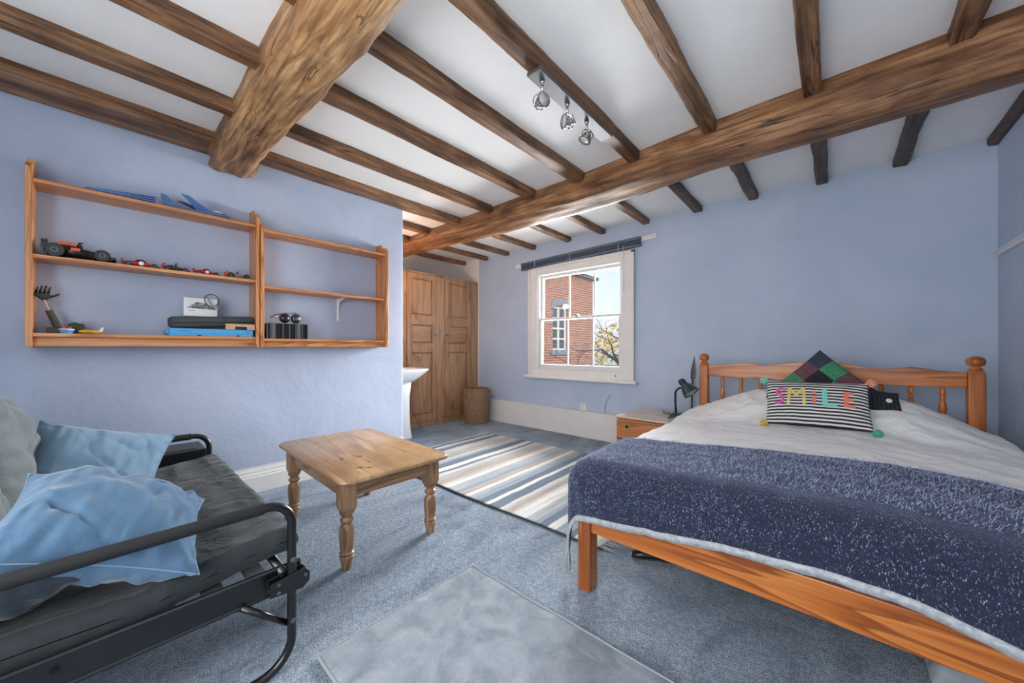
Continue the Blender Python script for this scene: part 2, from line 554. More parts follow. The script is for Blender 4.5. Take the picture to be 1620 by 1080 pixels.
class MB:
    def __init__(s):
        s.v = []
        s.f = []
        s.mi = []
        s.uv = {}

    def add(s, vs, fs, mi=0):
        o = len(s.v)
        s.v += [tuple(p) for p in vs]
        s.f += [tuple(i + o for i in f) for f in fs]
        s.mi += [mi] * len(fs)
        return s

    def box(s, a, b, mi=0, mat=None):
        x0, y0, z0 = a
        x1, y1, z1 = b
        vs = [Vector(p) for p in ((x0, y0, z0), (x1, y0, z0), (x1, y1, z0), (x0, y1, z0), (x0, y0, z1), (x1, y0, z1), (x1, y1, z1), (x0, y1, z1))]
        if mat is not None:
            vs = [mat @ p for p in vs]
        return s.add(vs, [(0, 3, 2, 1), (4, 5, 6, 7), (0, 1, 5, 4), (1, 2, 6, 5), (2, 3, 7, 6), (3, 0, 4, 7)], mi)

    def prism(s, pts, axis, a, b, mi=0):
        """polygon pts (2D) extruded along axis from a to b"""
        def P(p, t):
            if axis == 'X':
                return (t, p[0], p[1])
            if axis == 'Y':
                return (p[0], t, p[1])
            return (p[0], p[1], t)
        n = len(pts)
        vs = [P(p, a) for p in pts] + [P(p, b) for p in pts]
        fs = [tuple(range(n))[::-1], tuple(range(n, 2 * n))] + [(i, (i + 1) % n, n + (i + 1) % n, n + i) for i in range(n)]
        return s.add(vs, fs, mi)

    def loft(s, rings, cap=True, mi=0, closed=True):
        n = len(rings[0])
        vs = [p for r in rings for p in r]
        fs = []
        for k in range(len(rings) - 1):
            for i in range(n if closed else n - 1):
                j = (i + 1) % n
                fs.append((k * n + i, k * n + j, (k + 1) * n + j, (k + 1) * n + i))
        if cap:
            fs.append(tuple(range(n))[::-1])
            fs.append(tuple((len(rings) - 1) * n + i for i in range(n)))
        return s.add(vs, fs, mi)

    def tube(s, path, r, seg=10, cap=True, mi=0):
        path = [Vector(p) for p in path]
        rs = r if isinstance(r, (list, tuple)) else [r] * len(path)
        rings = []
        up = None
        for i, p in enumerate(path):
            t = (path[min(i + 1, len(path) - 1)] - path[max(i - 1, 0)]).normalized()
            if up is None:
                up = Vector((0, 0, 1)) if abs(t.z) < 0.9 else Vector((1, 0, 0))
            up = (up - t * up.dot(t))
            if up.length < 1e-5:
                up = t.orthogonal()
            up.normalize()
            sd_ = t.cross(up)
            rings.append([p + (up * math.cos(2 * PI * k / seg) + sd_ * math.sin(2 * PI * k / seg)) * rs[i] for k in range(seg)])
        return s.loft(rings, cap, mi)

    def lathe(s, prof, c=(0, 0, 0), seg=24, mi=0, axis='Z', cap=True):
        rings = []
        for r, h in prof:
            ring = []
            for k in range(seg):
                a = 2 * PI * k / seg
                if axis == 'Z':
                    ring.append((c[0] + r * math.cos(a), c[1] + r * math.sin(a), c[2] + h))
                elif axis == 'X':
                    ring.append((c[0] + h, c[1] + r * math.cos(a), c[2] + r * math.sin(a)))
                else:
                    ring.append((c[0] + r * math.sin(a), c[1] + h, c[2] + r * math.cos(a)))
            rings.append(ring)
        return s.loft(rings, cap, mi)

    def sphere(s, c, r, seg=14, sq=(1, 1, 1), mi=0):
        rings = []
        for i in range(1, 9):
            a = PI * i / 9
            rings.append([(c[0] + r * sq[0] * math.sin(a) * math.cos(2 * PI * k / seg), c[1] + r * sq[1] * math.sin(a) * math.sin(2 * PI * k / seg), c[2] - r * sq[2] * math.cos(a)) for k in range(seg)])
        return s.loft(rings, True, mi)

    def grid(s, fn, nu, nv, mi=0):
        vs = [fn(i / nu, j / nv) for j in range(nv + 1) for i in range(nu + 1)]
        fs = [(j * (nu + 1) + i, j * (nu + 1) + i + 1, (j + 1) * (nu + 1) + i + 1, (j + 1) * (nu + 1) + i) for j in range(nv) for i in range(nu)]
        return s.add(vs, fs, mi)

    def xf(s, m):
        s.v = [tuple(m @ Vector(p)) for p in s.v]
        return s

    def build(s, name, mats, parent=None, smooth=False, bevel=0, seg=2, subd=0, label=None, fix=True):
        me = bpy.data.meshes.new(name)
        me.from_pydata(s.v, [], s.f)
        if not isinstance(mats, (list, tuple)):
            mats = [mats]
        for m in mats:
            me.materials.append(m)
        me.polygons.foreach_set('material_index', s.mi)
        if fix:
            bm = bmesh.new()
            bm.from_mesh(me)
            bmesh.ops.recalc_face_normals(bm, faces=bm.faces)
            bm.to_mesh(me)
            bm.free()
        me.polygons.foreach_set('use_smooth', [bool(smooth)] * len(me.polygons))
        me.update()
        o = bpy.data.objects.new(name, me)
        C.objects.link(o)
        if parent:
            o.parent = parent
        if bevel:
            b = o.modifiers.new('bevel', 'BEVEL')
            b.width = bevel
            b.segments = seg
            b.limit_method = 'ANGLE'
            b.angle_limit = R(35)
        if subd:
            q = o.modifiers.new('subd', 'SUBSURF')
            q.levels = subd
            q.render_levels = subd
        if smooth == 'auto':
            try:
                me.set_sharp_from_angle(angle=R(38))
            except Exception:
                pass
        if label:
            o['label'] = label
        return o


def thing(name, label, cat, loc=(0, 0, 0), rotz=0.0, group=None, rot=None):
    o = bpy.data.objects.new(name, None)
    o.empty_display_size = 0.05
    C.objects.link(o)
    o.location = loc
    o.rotation_euler = rot if rot is not None else (0, 0, rotz)
    o['label'] = label
    o['category'] = cat
    if group:
        o['group'] = group
    return o


def tag(o, label, cat, group=None, kind=None):
    o['label'] = label
    o['category'] = cat
    if group:
        o['group'] = group
    if kind:
        o['kind'] = kind
    return o


def struct(o):
    o['kind'] = 'structure'
    return o


def copy_tree(o, parent=None):
    c = o.copy()
    C.objects.link(c)
    if parent:
        c.parent = parent
    for ch in [x for x in bpy.data.objects if x.parent == o]:
        copy_tree(ch, c)
    return c


def N3(x, y, z, s=1.0):
    return noise.noise(Vector((x * s, y * s, z * s)))


def frac(a, b, t):
    return a + (b - a) * t


def interp(tab, x):
    if x <= tab[0][0]:
        return tab[0][1:]
    for a, b in zip(tab, tab[1:]):
        if x <= b[0]:
            t = (x - a[0]) / (b[0] - a[0])
            return [frac(p, q, t) for p, q in zip(a[1:], b[1:])]
    return tab[-1][1:]


# ------------------------------------------------------------------ the room
XL, XR, YW, YB, ZC = -3.37, 0.84, 4.08, -1.12, 2.57
XE, YP = -4.95, 2.09
struct(MB().box((-5.2, YB - 0.2, -0.15), (1.1, YW + 0.3, 0.0)).build('floor', M['carpet']))
struct(MB().box((-5.2, YB - 0.2, ZC), (1.1, YW + 0.3, ZC + 0.2)).build('ceiling', M['ceiling']))


def wavy_wall(nu, nv, fn):
    return MB().grid(fn, nu, nv)


# left wall (thick chimney-side wall, ends at YP)
struct(MB().box((XE - 0.2, YB - 0.2, 0), (XL, YP, ZC)).build('wall_left', M['lilac_left'], bevel=0.02, seg=4))
struct(MB().box((XR, YB - 0.2, 0), (XR + 0.25, YW + 0.3, ZC)).build('wall_right', M['lilac']))
# window wall with an opening
OX0, OX1, OZ0, OZ1 = -3.13, -1.87, 0.80, 2.16
wm = MB()
wm.box((-4.335, YW, 0), (OX0, YW + 0.11, ZC)).box((OX1, YW, 0), (XR, YW + 0.11, ZC))
wm.box((OX0, YW, 0), (OX1, YW + 0.11, OZ0)).box((OX0, YW, OZ1), (OX1, YW + 0.11, ZC))
struct(wm.build('wall_back', M['lilac']))
struct(MB().box((XE, YW, 0), (-4.335, YW + 0.3, ZC)).build('wall_alcove_back', M['white_wall']))
struct(MB().box((XE - 0.2, YP, 0), (XE, YW + 0.3, ZC)).build('wall_alcove_end', M['white_wall']))
# wall behind the camera with an unseen opening added for the rear fill
fm = MB()
RX0, RX1, RZ0, RZ1 = -1.7, 0.2, 0.45, 2.2
fm.box((XL, YB - 0.2, 0), (RX0, YB, ZC)).box((RX1, YB - 0.2, 0), (XR, YB, ZC)).box((RX0, YB - 0.2, 0), (RX1, YB, RZ0)).box((RX0, YB - 0.2, RZ1), (RX1, YB, ZC))
struct(fm.build('wall_front', M['lilac']))
struct(MB().box((RX0, YB - 0.2, RZ0), (RX1, YB - 0.15, RZ1)).build('window_added', M['white_gloss']))  # unseen solid white panel closing the added opening

# baseboards
sk = [(0, 0), (0.022, 0), (0.022, 0.12), (0.017, 0.128), (0.019, 0.135), (0.012, 0.15), (0.012, 0.165), (0.006, 0.185), (0.006, 0.195), (0, 0.195)]
b = MB()
b.add([(XL + p[0], YB, p[1]) for p in sk] + [(XL + p[0], YP, p[1]) for p in sk], [(i, (i + 1) % 10, 10 + (i + 1) % 10, 10 + i) for i in range(10)] + [tuple(range(10)), tuple(range(10, 20))])
struct(b.build('baseboard_left', M['cream_paint']))
b = MB().box((-4.30, YW - 0.085, 0.0), (-1.60, YW, 0.318))
b.box((-4.30, YW - 0.092, 0.298), (-1.60, YW, 0.322)).box((-4.30, YW - 0.09, 0.0), (-1.60, YW, 0.018))
struct(b.build('baseboard_back', M['cream_paint'], bevel=0.004))
struct(MB().box((XR - 0.025, YB, 0), (XR, YW, 0.15)).build('baseboard_right', M['cream_paint']))
# picture rail on the right wall
b = MB().box((XR - 0.018, 1.5, 1.745), (XR, YW - 0.02, 1.775)).box((XR - 0.028, 1.5, 1.765), (XR, YW - 0.02, 1.778))
struct(b.build('trim_1', M['white_gloss'], bevel=0.003))

# ------------------------------------------------------------------ window
YG = YW + 0.030
win = bpy.data.objects.new('window_1', None)
C.objects.link(win)
win.location = (-2.5, YW, 0.8)
win['kind'] = 'structure'
W0 = Vector(win.location)


def wpart(mb, name, mat, **k):
    mb.v = [(p[0] - W0.x, p[1] - W0.y, p[2] - W0.z) for p in mb.v]
    return mb.build(name, mat, win, **k)


b = MB()
for (x0, x1, z0, z1) in ((-3.28, OX0, 0.74, 2.25), (OX1, -1.72, 0.74, 2.25), (OX0, OX1, 0.74, 0.83), (OX0, OX1, 2.13, 2.25)):
    b.box((x0, YW - 0.022, z0), (x1, YW + 0.012, z1))
b.box((-3.28, YW - 0.045, 0.74), (-3.245, YW, 2.25)).box((-1.755, YW - 0.045, 0.74), (-1.72, YW, 2.25)).box((-3.28, YW - 0.045, 2.215), (-1.72, YW, 2.25))
wpart(b, 'window_frame', M['cream_paint'], bevel=0.006)
b = MB().box((-3.315, YW - 0.095, 0.70), (-1.675, YW + 0.02, 0.742))
wpart(b, 'window_sill', M['cream_paint'], bevel=0.012, seg=3)
# box frame lining in the reveal
b = MB()
b.box((OX0, YW, OZ0), (OX0 + 0.02, YW + 0.105, OZ1)).box((OX1 - 0.02, YW, OZ0), (OX1, YW + 0.105, OZ1))
b.box((OX0, YW, OZ0), (OX1, YW + 0.105, OZ0 + 0.03)).box((OX0, YW, OZ1 - 0.03), (OX1, YW + 0.105, OZ1))
wpart(b, 'window_reveal', M['white_gloss'])
MX = (-2.652, -2.277)


def sash(z0, z1, y, botw, topw):
    b = MB()
    xa, xb = OX0 + 0.02, OX1 - 0.02
    b.box((xa, y - 0.02, z0), (xa + 0.032, y + 0.02, z1)).box((xb - 0.036, y - 0.02, z0), (xb, y + 0.02, z1))
    b.box((xa + 0.03, y - 0.019, z0), (xb - 0.03, y + 0.019, z0 + botw)).box((xa + 0.03, y - 0.019, z1 - topw), (xb - 0.03, y + 0.019, z1))
    for mx_ in MX:
        b.box((mx_ - 0.010, y - 0.009, z0 + botw), (mx_ + 0.010, y + 0.009, z1 - topw))
    s = wpart(b, 'sash', M['white_gloss'], bevel=0.004)
    g = MB().box((xa + 0.03, y - 0.002, z0 + 0.02), (xb - 0.03, y + 0.002, z1 - 0.02))
    g.v = [(p[0] - W0.x, p[1] - W0.y, p[2] - W0.z) for p in g.v]
    g.build('pane', M['glass'], s)
    return s


sash(1.50, 2.13, YG + 0.042, 0.030, 0.035)
sl = sash(0.83, 1.53, YG, 0.062, 0.030)
b = MB().box((-2.52, YG - 0.035, 1.53), (-2.47, YG, 1.545)).box((-2.51, YG - 0.05, 1.545), (-2.48, YG - 0.01, 1.553))
b.v = [(p[0] - W0.x, p[1] - W0.y, p[2] - W0.z) for p in b.v]
b.build('sash_catch', M['bolt'], sl)
b = MB().lathe([(0.008, 0), (0.009, -0.006), (0.004, -0.012)], (-1.95, YW - 0.022, 0.785), 12, axis='Y')
wpart(b, 'screw', M['bolt'], smooth=True)

# batten + blind above the window
t = thing('blind_batten', 'long white painted batten on the wall over the window', 'batten', (-2.5, YW, 2.34))
bm_ = MB().box((-1.03, -0.02, -0.026), (1.03, 0.0, 0.026))
bm_.xf(Matrix.Rotation(R(-1.25), 4, 'Y'))
bm_.build('batten_board', M['cream_paint'], t, bevel=0.003)
for sx in (-1.0, 1.0):
    MB().lathe([(0.006, -0.021), (0.004, -0.024)], (sx, 0, 0.022 * sx), 8, axis='Y').build('screw', M['bolt'], t)
t = thing('venetian_blind', 'slate blue slatted blind pulled right up above the window', 'blind', (-2.515, YW - 0.02, 2.335), 0)
rt = Matrix.Rotation(R(-1.35), 4, 'Y')
MB().box((-0.88, -0.045, -0.012), (0.88, -0.003, 0.024)).xf(rt).build('head_rail', M['blind'], t, bevel=0.006)
b = MB()
for k in range(9):
    z = -0.020 - k * 0.0042
    b.box((-0.875, -0.042 + 0.001 * (k % 2), z), (0.875, -0.008, z + 0.0022))
b.xf(rt).build('slat_stack', M['blind'], t)
MB().box((-0.88, -0.046, -0.086), (0.88, -0.006, -0.060)).xf(rt).build('bottom_rail', M['blind'], t, bevel=0.005)
MB().tube([(0.685, -0.05, -0.03), (0.687, -0.052, -0.25), (0.688, -0.052, -0.56)], [0.003, 0.004, 0.0055], 8).build('tilt_wand', M['plastic_white'], t, smooth=True)
for cx in (-0.62, -0.05, 0.62):
    MB().tube([(cx, -0.049, -0.0), (cx, -0.049, -0.085)], 0.003, 6).build('cord', M['plastic_white'], t)

# ------------------------------------------------------------------ beams


def rough_ring(cy, cz, hw, z0, z1, x, seed, amp, n=28, rad=0.25):
    pass


def beam(name, sect, xs, mat, label, cat, amp=0.012, seed=0.0, lowf=2.2):
    """sect(x) -> four corners (y,z): near top, near bottom, far bottom, far top"""
    per = 9
    rings = []
    for x in xs:
        c = [Vector((0, *p)) for p in sect(x)]
        ring = []
        for e in range(4):
            a, b_ = c[e], c[(e + 1) % 4]
            for k in range(per):
                p = a.lerp(b_, k / per)
                ring.append(p)
        # round the lower corners by smoothing
        for _ in range(4):
            m = len(ring)
            ring = [ring[i] if (i < 3 or i > 3 * per - 2) else ring[i] * 0.5 + (ring[(i - 1) % m] + ring[(i + 1) % m]) * 0.25 for i in range(m)]
        cy = sum(p.y for p in ring) / len(ring)
        cz = sum(p.z for p in ring) / len(ring)
        out = []
        for p in ring:
            d = Vector((0, p.y - cy, p.z - cz)).normalized()
            nn = N3(x * 0.55 + seed, p.y * 2.4, p.z * 2.4, lowf) * amp + N3(x * 0.8 + seed, p.y * 5, p.z * 5 + 3, 4.5) * amp * 0.45 + N3(x * 1.0, p.y * 9, p.z * 9, 9) * amp * 0.18
            if p.z > ZC - 0.012:
                nn *= 0.3
            out.append((x, p.y + d.y * nn, p.z + d.z * nn))
        rings.append(out)
    x0 = rings[0][0][0]
    mb = MB().loft(rings)
    o = mb.build(name, mat, None, smooth=True)
    return tag(o, label, cat)


def lin(a, b_, n):
    return [a + (b_ - a) * i / n for i in range(n + 1)]


main_tab = [(-4.95, 2.68, 2.62, 2.46, 2.89, 2.40), (-3.7, 2.68, 2.60, 2.455, 2.88, 2.385), (-2.6, 2.67, 2.62, 2.40, 2.88, 2.318), (-1.6, 2.66, 2.61, 2.365, 2.865, 2.313),
            (-0.65, 2.59, 2.585, 2.345, 2.86, 2.345), (0.6, 2.59, 2.59, 2.295, 2.86, 2.352), (0.84, 2.59, 2.59, 2.29, 2.86, 2.352)]


def main_sect(x):
    yt, yn, zn, yf, zf = interp(main_tab, x)
    return [(yt, ZC + 0.02), (yn, zn), (yf, zf), (2.88, ZC + 0.02)]


beam('ceiling_beam', main_sect, lin(-4.95, XR, 130), M['oak_x'], 'long dark oak main beam running across the room in front of the window wall', 'beam', 0.016, 1.3)


def knob_sect(x):
    t = (x + 3.37) / 3.0
    nb = 0.03 * math.sin(x * 3.1)
    if x < -3.3:
        return [(0.53, ZC + 0.02), (0.52, 2.41), (0.725, 2.395), (0.86, ZC + 0.02)]
    return [(0.50, ZC + 0.02), (0.505 - 0.01, 2.385), (0.705, 2.372), (0.80, ZC + 0.02)]


beam('ceiling_beam', knob_sect, lin(XL - 0.02, XR, 130), M['oak_knobbly'], 'thick knobbly honey coloured oak beam above the wall shelves', 'beam', 0.045, 5.1, 1.6)


def joist(x, y0, y1, wd, label, mat='oak_y', group=None, zb=2.50, seed=0.0, dx=0.0):
    rings = []
    n = max(6, int((y1 - y0) / 0.05))
    for i in range(n + 1):
        y = y0 + (y1 - y0) * i / n
        xc = x + dx * i / n
        hw = wd / 2
        base = [(xc + hw, ZC + 0.02), (xc + hw, (ZC + zb) / 2), (xc + hw, zb + 0.010), (xc + hw - 0.010, zb), (xc + hw * 0.4, zb), (xc - hw * 0.4, zb), (xc - hw + 0.010, zb), (xc - hw, zb + 0.010), (xc - hw, (ZC + zb) / 2), (xc - hw, ZC + 0.02)]
        ring = []
        for k, (px, pz) in enumerate(base):
            a = N3(px * 4 + seed, y * 1.3, pz * 9 + k * 0.3, 2.5) * 0.008 + N3(px * 9, y * 4 + seed, k * 0.7, 3.0) * 0.004
            b_ = N3(y * 1.1, seed * 3 + k * 0.2, 5.0, 2.0) * 0.007
            ring.append((px + a, y, pz + (b_ if pz < ZC else 0)))
        rings.append(ring)
    mb = MB().loft(rings)
    o = mb.build('ceiling_joist', M[mat], None, smooth='auto')
    return tag(o, label, 'joist', group)


gA, gB, gC = 'joists left of the knobbly beam', 'joists between the two beams', 'joists between main beam and window wall'
# bay A : camera side of the knobbly beam
for x, wd, lab in ((-3.235, 0.25, 'old oak joist tight against the shelf wall, on the near side of the knobbly beam'),
                   (-2.66, 0.10, 'oak joist with dark scorched end meeting near side of knobbly beam, second from shelf wall'),
                   (-2.12, 0.09, 'oak joist third from the shelf wall, on the near side of the knobbly beam'),
                   (-1.60, 0.09, 'oak joist whose tip just shows at the top edge, meeting near side of knobbly beam')):
    joist(x, YB, 0.535, wd, lab, group=gA, seed=x)
# bay B
for x, wd, lab in ((-3.18, 0.13, 'oak joist running between the beams along the top of the shelf wall'),
                   (-2.65, 0.09, 'oak joist between the beams, second out from the shelf wall'),
                   (-2.10, 0.10, 'oak joist between the beams, third out from the shelf wall'),
                   (-1.595, 0.10, 'oak joist between the beams, next left of the one carrying the spotlights'),
                   (-1.11, 0.09, 'oak joist between the beams that carries the chrome spotlight bar'),
                   (-0.60, 0.085, 'reddish oak joist between the beams, next right of the spotlight joist'),
                   (-0.09, 0.08, 'orange brown oak joist pointing almost straight up the photo'),
                   (0.43, 0.085, 'rightmost oak joist on the near side of the main beam')):
    joist(x, 0.77, 2.63, wd, lab, group=gB, seed=x + 2)
for x, y0, lab in ((-3.71, YP, 'short oak joist entering the main beam just past the end of the shelf wall'),
                   (-4.16, YP, 'short oak joist on near side of main beam, half hidden past the shelf wall')):
    joist(x, y0, 2.63, 0.085, lab, group=gB, seed=x + 2)
# bay C
gcl = {-4.69: 'dark joist stub above the wardrobe, furthest left behind the main beam', -4.16: 'joist end beside the wardrobe corner of the window wall',
       -3.71: 'joist stub just left of the blind batten end', -3.20: 'joist stub above the left end of the blind', -2.62: 'joist stub above the left half of the window',
       -2.13: 'joist stub above the right half of the window', -1.59: 'joist stub above the right end of the blind batten',
       -1.05: 'joist stub on the window wall, first one fully right of the window', -0.57: 'joist stub on the window wall, second one right of the window',
       -0.08: 'dark joist stub standing nearly vertical in the photo behind the main beam', 0.38: 'dark leaning joist stub behind right part of main beam',
       0.83: 'darkest joist stub at the right edge against the right wall'}
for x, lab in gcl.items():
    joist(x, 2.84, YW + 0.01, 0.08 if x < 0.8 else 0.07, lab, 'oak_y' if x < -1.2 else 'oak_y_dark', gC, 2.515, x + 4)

# ------------------------------------------------------------------ wardrobe (built into the alcove)
XWF = -4.36
wd = thing('wardrobe', 'tall brown oak panelled wardrobe filling the alcove left of the window', 'wardrobe', (-4.64, 3.40, 0))


def loc(mb, o):
    l = Vector(o.location)
    mb.v = [(p[0] - l.x, p[1] - l.y, p[2] - l.z) for p in mb.v]
    return mb


b = MB()
b.box((-4.93, 2.66, 0.0), (-4.385, 2.68, 2.18)).box((-4.93, YW - 0.022, 0.0), (-4.385, YW - 0.002, 2.18)).box((-4.93, 2.68, 2.16), (-4.385, YW - 0.02, 2.18)).box((-4.93, 2.68, 0.06), (-4.915, YW - 0.02, 2.16))
loc(b, wd).build('carcass', M['ward'], wd)
b = MB()
b.box((-4.385, 2.66, 0.0), (XWF - 0.012, 2.755, 2.185)).box((-4.385, 3.245, 0.0), (XWF, 3.395, 2.185)).box((-4.385, 3.925, 0.0), (XWF, YW - 0.002, 2.185))
b.box((-4.385, 2.755, 2.165), (XWF, 3.925, 2.19)).box((-4.385, 2.755, 0.0), (XWF - 0.004, 3.925, 0.075))
loc(b, wd).build('face_frame', M['ward'], wd, bevel=0.003)
for (ya, yb, kside) in ((2.76, 3.24, 1), (3.40, 3.92, -1)):
    d = MB()
    x0, x1 = -4.382, XWF + 0.006
    z0, z1 = 0.08, 2.16
    sw = 0.062 if kside == 1 else 0.075
    rails = ((z0, z0 + 0.09), (1.065, 1.18), (1.455, 1.575), (z1 - 0.065, z1))
    d.box((x0, ya, z0), (x1, ya + sw, z1)).box((x0, yb - sw, z0), (x1, yb, z1))
    for r0, r1 in rails:
        d.box((x0, ya + sw - 0.001, r0), (x1, yb - sw + 0.001, r1))
    door = loc(d, wd).build('door', M['ward'], wd, bevel=0.003)
    for (r0, r1) in ((rails[0][1], rails[1][0]), (rails[1][1], rails[2][0]), (rails[2][1], rails[3][0])):
        p = MB()
        p.box((x0 + 0.003, ya + sw - 0.002, r0 - 0.002), (x1 - 0.016, yb - sw + 0.002, r1 + 0.002))
        a_, b_, c_, e_ = ya + sw, yb - sw, r0, r1
        m_ = 0.028
        # raised field with sloped edges
        o_ = [(x1 - 0.014, a_ + 0.012, c_ + 0.012), (x1 - 0.014, b_ - 0.012, c_ + 0.012), (x1 - 0.014, b_ - 0.012, e_ - 0.012), (x1 - 0.014, a_ + 0.012, e_ - 0.012)]
        i_ = [(x1 - 0.003, a_ + m_, c_ + m_), (x1 - 0.003, b_ - m_, c_ + m_), (x1 - 0.003, b_ - m_, e_ - m_), (x1 - 0.003, a_ + m_, e_ - m_)]
        p.loft([o_, i_])
        # bolection strips around the panel
        for (q0, q1) in (((a_ - 0.004, c_), (a_ + 0.008, e_)), ((b_ - 0.008, c_), (b_ + 0.004, e_)), ((a_, c_ - 0.004), (b_, c_ + 0.008)), ((a_, e_ - 0.008), (b_, e_ + 0.004))):
            p.box((x1 - 0.012, q0[0] - 0.002, q0[1]), (x1 + 0.010, q1[0] + 0.002, q1[1]))
        loc(p, wd).build('panel', M['ward_y'] if (r1 - r0) < 0.4 else M['ward'], door, bevel=0.002)
    yk = yb - 0.03 if kside == 1 else ya + 0.03
    k = MB().lathe([(0.013, 0), (0.012, 0.018), (0.018, 0.026), (0.027, 0.040), (0.026, 0.050), (0.013, 0.056), (0.001, 0.057)], (x1, yk, 1.315), 16, axis='X')
    loc(k, wd).build('knob', M['pewter'], door, smooth=True)

# ------------------------------------------------------------------ pedestal basin behind the end of the shelf wall
bs = thing('pedestal_basin', 'white porcelain pedestal washbasin just behind the end of the shelf wall', 'basin', (-3.99, 2.10, 0))


def dring(w, d, z, cy=0.0, n=40, sq=2.5):
    """D-shaped outline: flat against the wall (y=0), rounded to the front"""
    pts = []
    for k in range(n):
        a = 2 * PI * k / n
        cx, sy = math.cos(a), math.sin(a)
        x = w / 2 * math.copysign(abs(cx) ** (2 / sq), cx)
        y = math.copysign(abs(sy) ** (2 / sq), sy)
        y = cy + (y * 0.5 + 0.5) * d
        pts.append((x, y, z))
    return pts


b = MB()
b.loft([dring(0.24, 0.42, 0.68, 0.0), dring(0.34, 0.50, 0.71), dring(0.44, 0.57, 0.76), dring(0.51, 0.63, 0.805), dring(0.55, 0.665, 0.838), dring(0.56, 0.675, 0.852), dring(0.555, 0.67, 0.862),
        dring(0.51, 0.56, 0.862, 0.07), dring(0.47, 0.50, 0.842, 0.10), dring(0.40, 0.43, 0.79, 0.13), dring(0.26, 0.30, 0.74, 0.20), dring(0.06, 0.05, 0.730, 0.30)])
b.build('bowl', M['porcelain'], bs, smooth=True)
b = MB()
b.loft([dring(0.25, 0.27, 0.0, 0.20), dring(0.245, 0.265, 0.03, 0.20), dring(0.20, 0.22, 0.12, 0.23), dring(0.175, 0.19, 0.35, 0.25), dring(0.18, 0.20, 0.52, 0.24), dring(0.24, 0.28, 0.70, 0.18)])
b.build('pedestal', M['porcelain'], bs, smooth=True)
for sx in (-0.14, 0.14):
    b = MB().lathe([(0.018, 0), (0.016, 0.03), (0.010, 0.04), (0.010, 0.06), (0.022, 0.065), (0.022, 0.08), (0.004, 0.088)], (sx, 0.045, 0.858), 14)
    b.tube([(sx, 0.045, 0.896), (sx, 0.10, 0.900), (sx, 0.125, 0.886)], 0.009, 8)
    b.build('tap', M['brass'], bs, smooth=True)

# small warm washstand light on the far side of the shelf wall
sc = thing('wall_light', 'small brass wall light above the washbasin behind the shelf wall', 'lamp', (-3.97, YP + 0.001, 1.80))
MB().lathe([(0.045, 0), (0.045, 0.015), (0.015, 0.03), (0.012, 0.07)], (0, 0, 0), 20, axis='Y').build('back_plate', M['brass'], sc, smooth=True)
b = MB().lathe([(0.03, 0.0), (0.045, 0.03), (0.06, 0.09), (0.062, 0.095), (0.055, 0.09), (0.04, 0.03)], (0, 0.09, 0.0), 20)
b.build('shade', M['lamp_white'], sc, smooth=True)
ld = bpy.data.lights.new('washstand_bulb', 'POINT')
ld.energy = 17
ld.color = (1.0, 0.55, 0.26)
ld.shadow_soft_size = 0.05
lo = bpy.data.objects.new('washstand_bulb', ld)
C.objects.link(lo)
lo.location = (-3.97, YP + 0.14, 1.93)

# ------------------------------------------------------------------ wicker laundry basket
bk = thing('laundry_basket', 'round wicker laundry basket standing in front of the wardrobe', 'basket', (-4.03, 3.735, 0))
b = MB()


def wick(u, v):
    a = u * 2 * PI
    r = 0.165 + 0.022 * math.sin(v * PI * 0.62)
    k = 44
    r += 0.0045 * math.sin(a * k / 2 + PI * int(v * 34)) + 0.002 * math.sin(v * 34 * 2 * PI)
    return (r * math.cos(a), r * math.sin(a), 0.012 + v * 0.485)


b.grid(wick, 176, 102)
b.build('woven_body', M['wicker'], bk, smooth=True)
MB().lathe([(0.16, 0.005), (0.165, 0.012), (0.001, 0.016)], (0, 0, 0), 32).build('base', M['wicker'], bk)
b = MB()
for z, rr, ro in ((0.50, 0.184, 0.010), (0.512, 0.180, 0.008), (0.015, 0.166, 0.009), (0.17, 0.188, 0.005), (0.33, 0.190, 0.005)):
    for ph in (0, PI):
        pts = [((rr + 0.004 * math.cos(a * 18 + ph)) * math.cos(a), (rr + 0.004 * math.cos(a * 18 + ph)) * math.sin(a), z + 0.004 * math.sin(a * 18 + ph)) for a in [2 * PI * i / 110 for i in range(111)]]
        b.tube(pts, ro * 0.75, 6, cap=False)
b.build('braided_rim', M['wicker'], bk, smooth=True)
for a0 in (R(42), R(222)):
    pts = []
    for i in range(13):
        t_ = i / 12
        a = a0 + R(-14 + 28 * t_)
        rr = 0.19 + 0.028 * math.sin(PI * t_)
        pts.append((rr * math.cos(a), rr * math.sin(a), 0.455 + 0.012 * math.sin(PI * t_)))
    MB().tube(pts, 0.008, 8).build('handle', M['wicker'], bk, smooth=True)

# ------------------------------------------------------------------ socket
t = thing('wall_socket', 'white plug socket on the lilac wall above the tall white skirting', 'socket', (-2.40, YW, 0.366))
MB().box((-0.044, -0.011, -0.044), (0.044, 0, 0.044)).build('face_plate', M['plastic_white'], t, bevel=0.004)
b = MB().box((-0.006, -0.0125, 0.008), (0.006, -0.010, 0.022)).box((-0.018, -0.0125, -0.016), (-0.006, -0.010, -0.010)).box((0.006, -0.0125, -0.016), (0.018, -0.010, -0.010))
b.build('pin_slots', M['plastic_grey'], t)
MB().box((0.026, -0.015, 0.0), (0.036, -0.010, 0.02)).build('switch', M['plastic_white'], t, bevel=0.001)
pts = [(-2.02, YW - 0.006, 0.55), (-2.06, YW - 0.006, 0.50), (-2.10, YW - 0.006, 0.42), (-2.09, YW - 0.006, 0.33)]
tag(MB().tube(pts, 0.003, 6).build('cable', M['plastic_grey'], smooth=True), 'thin grey cable hanging down the lilac wall below the window', 'cable')

# ------------------------------------------------------------------ wall shelves


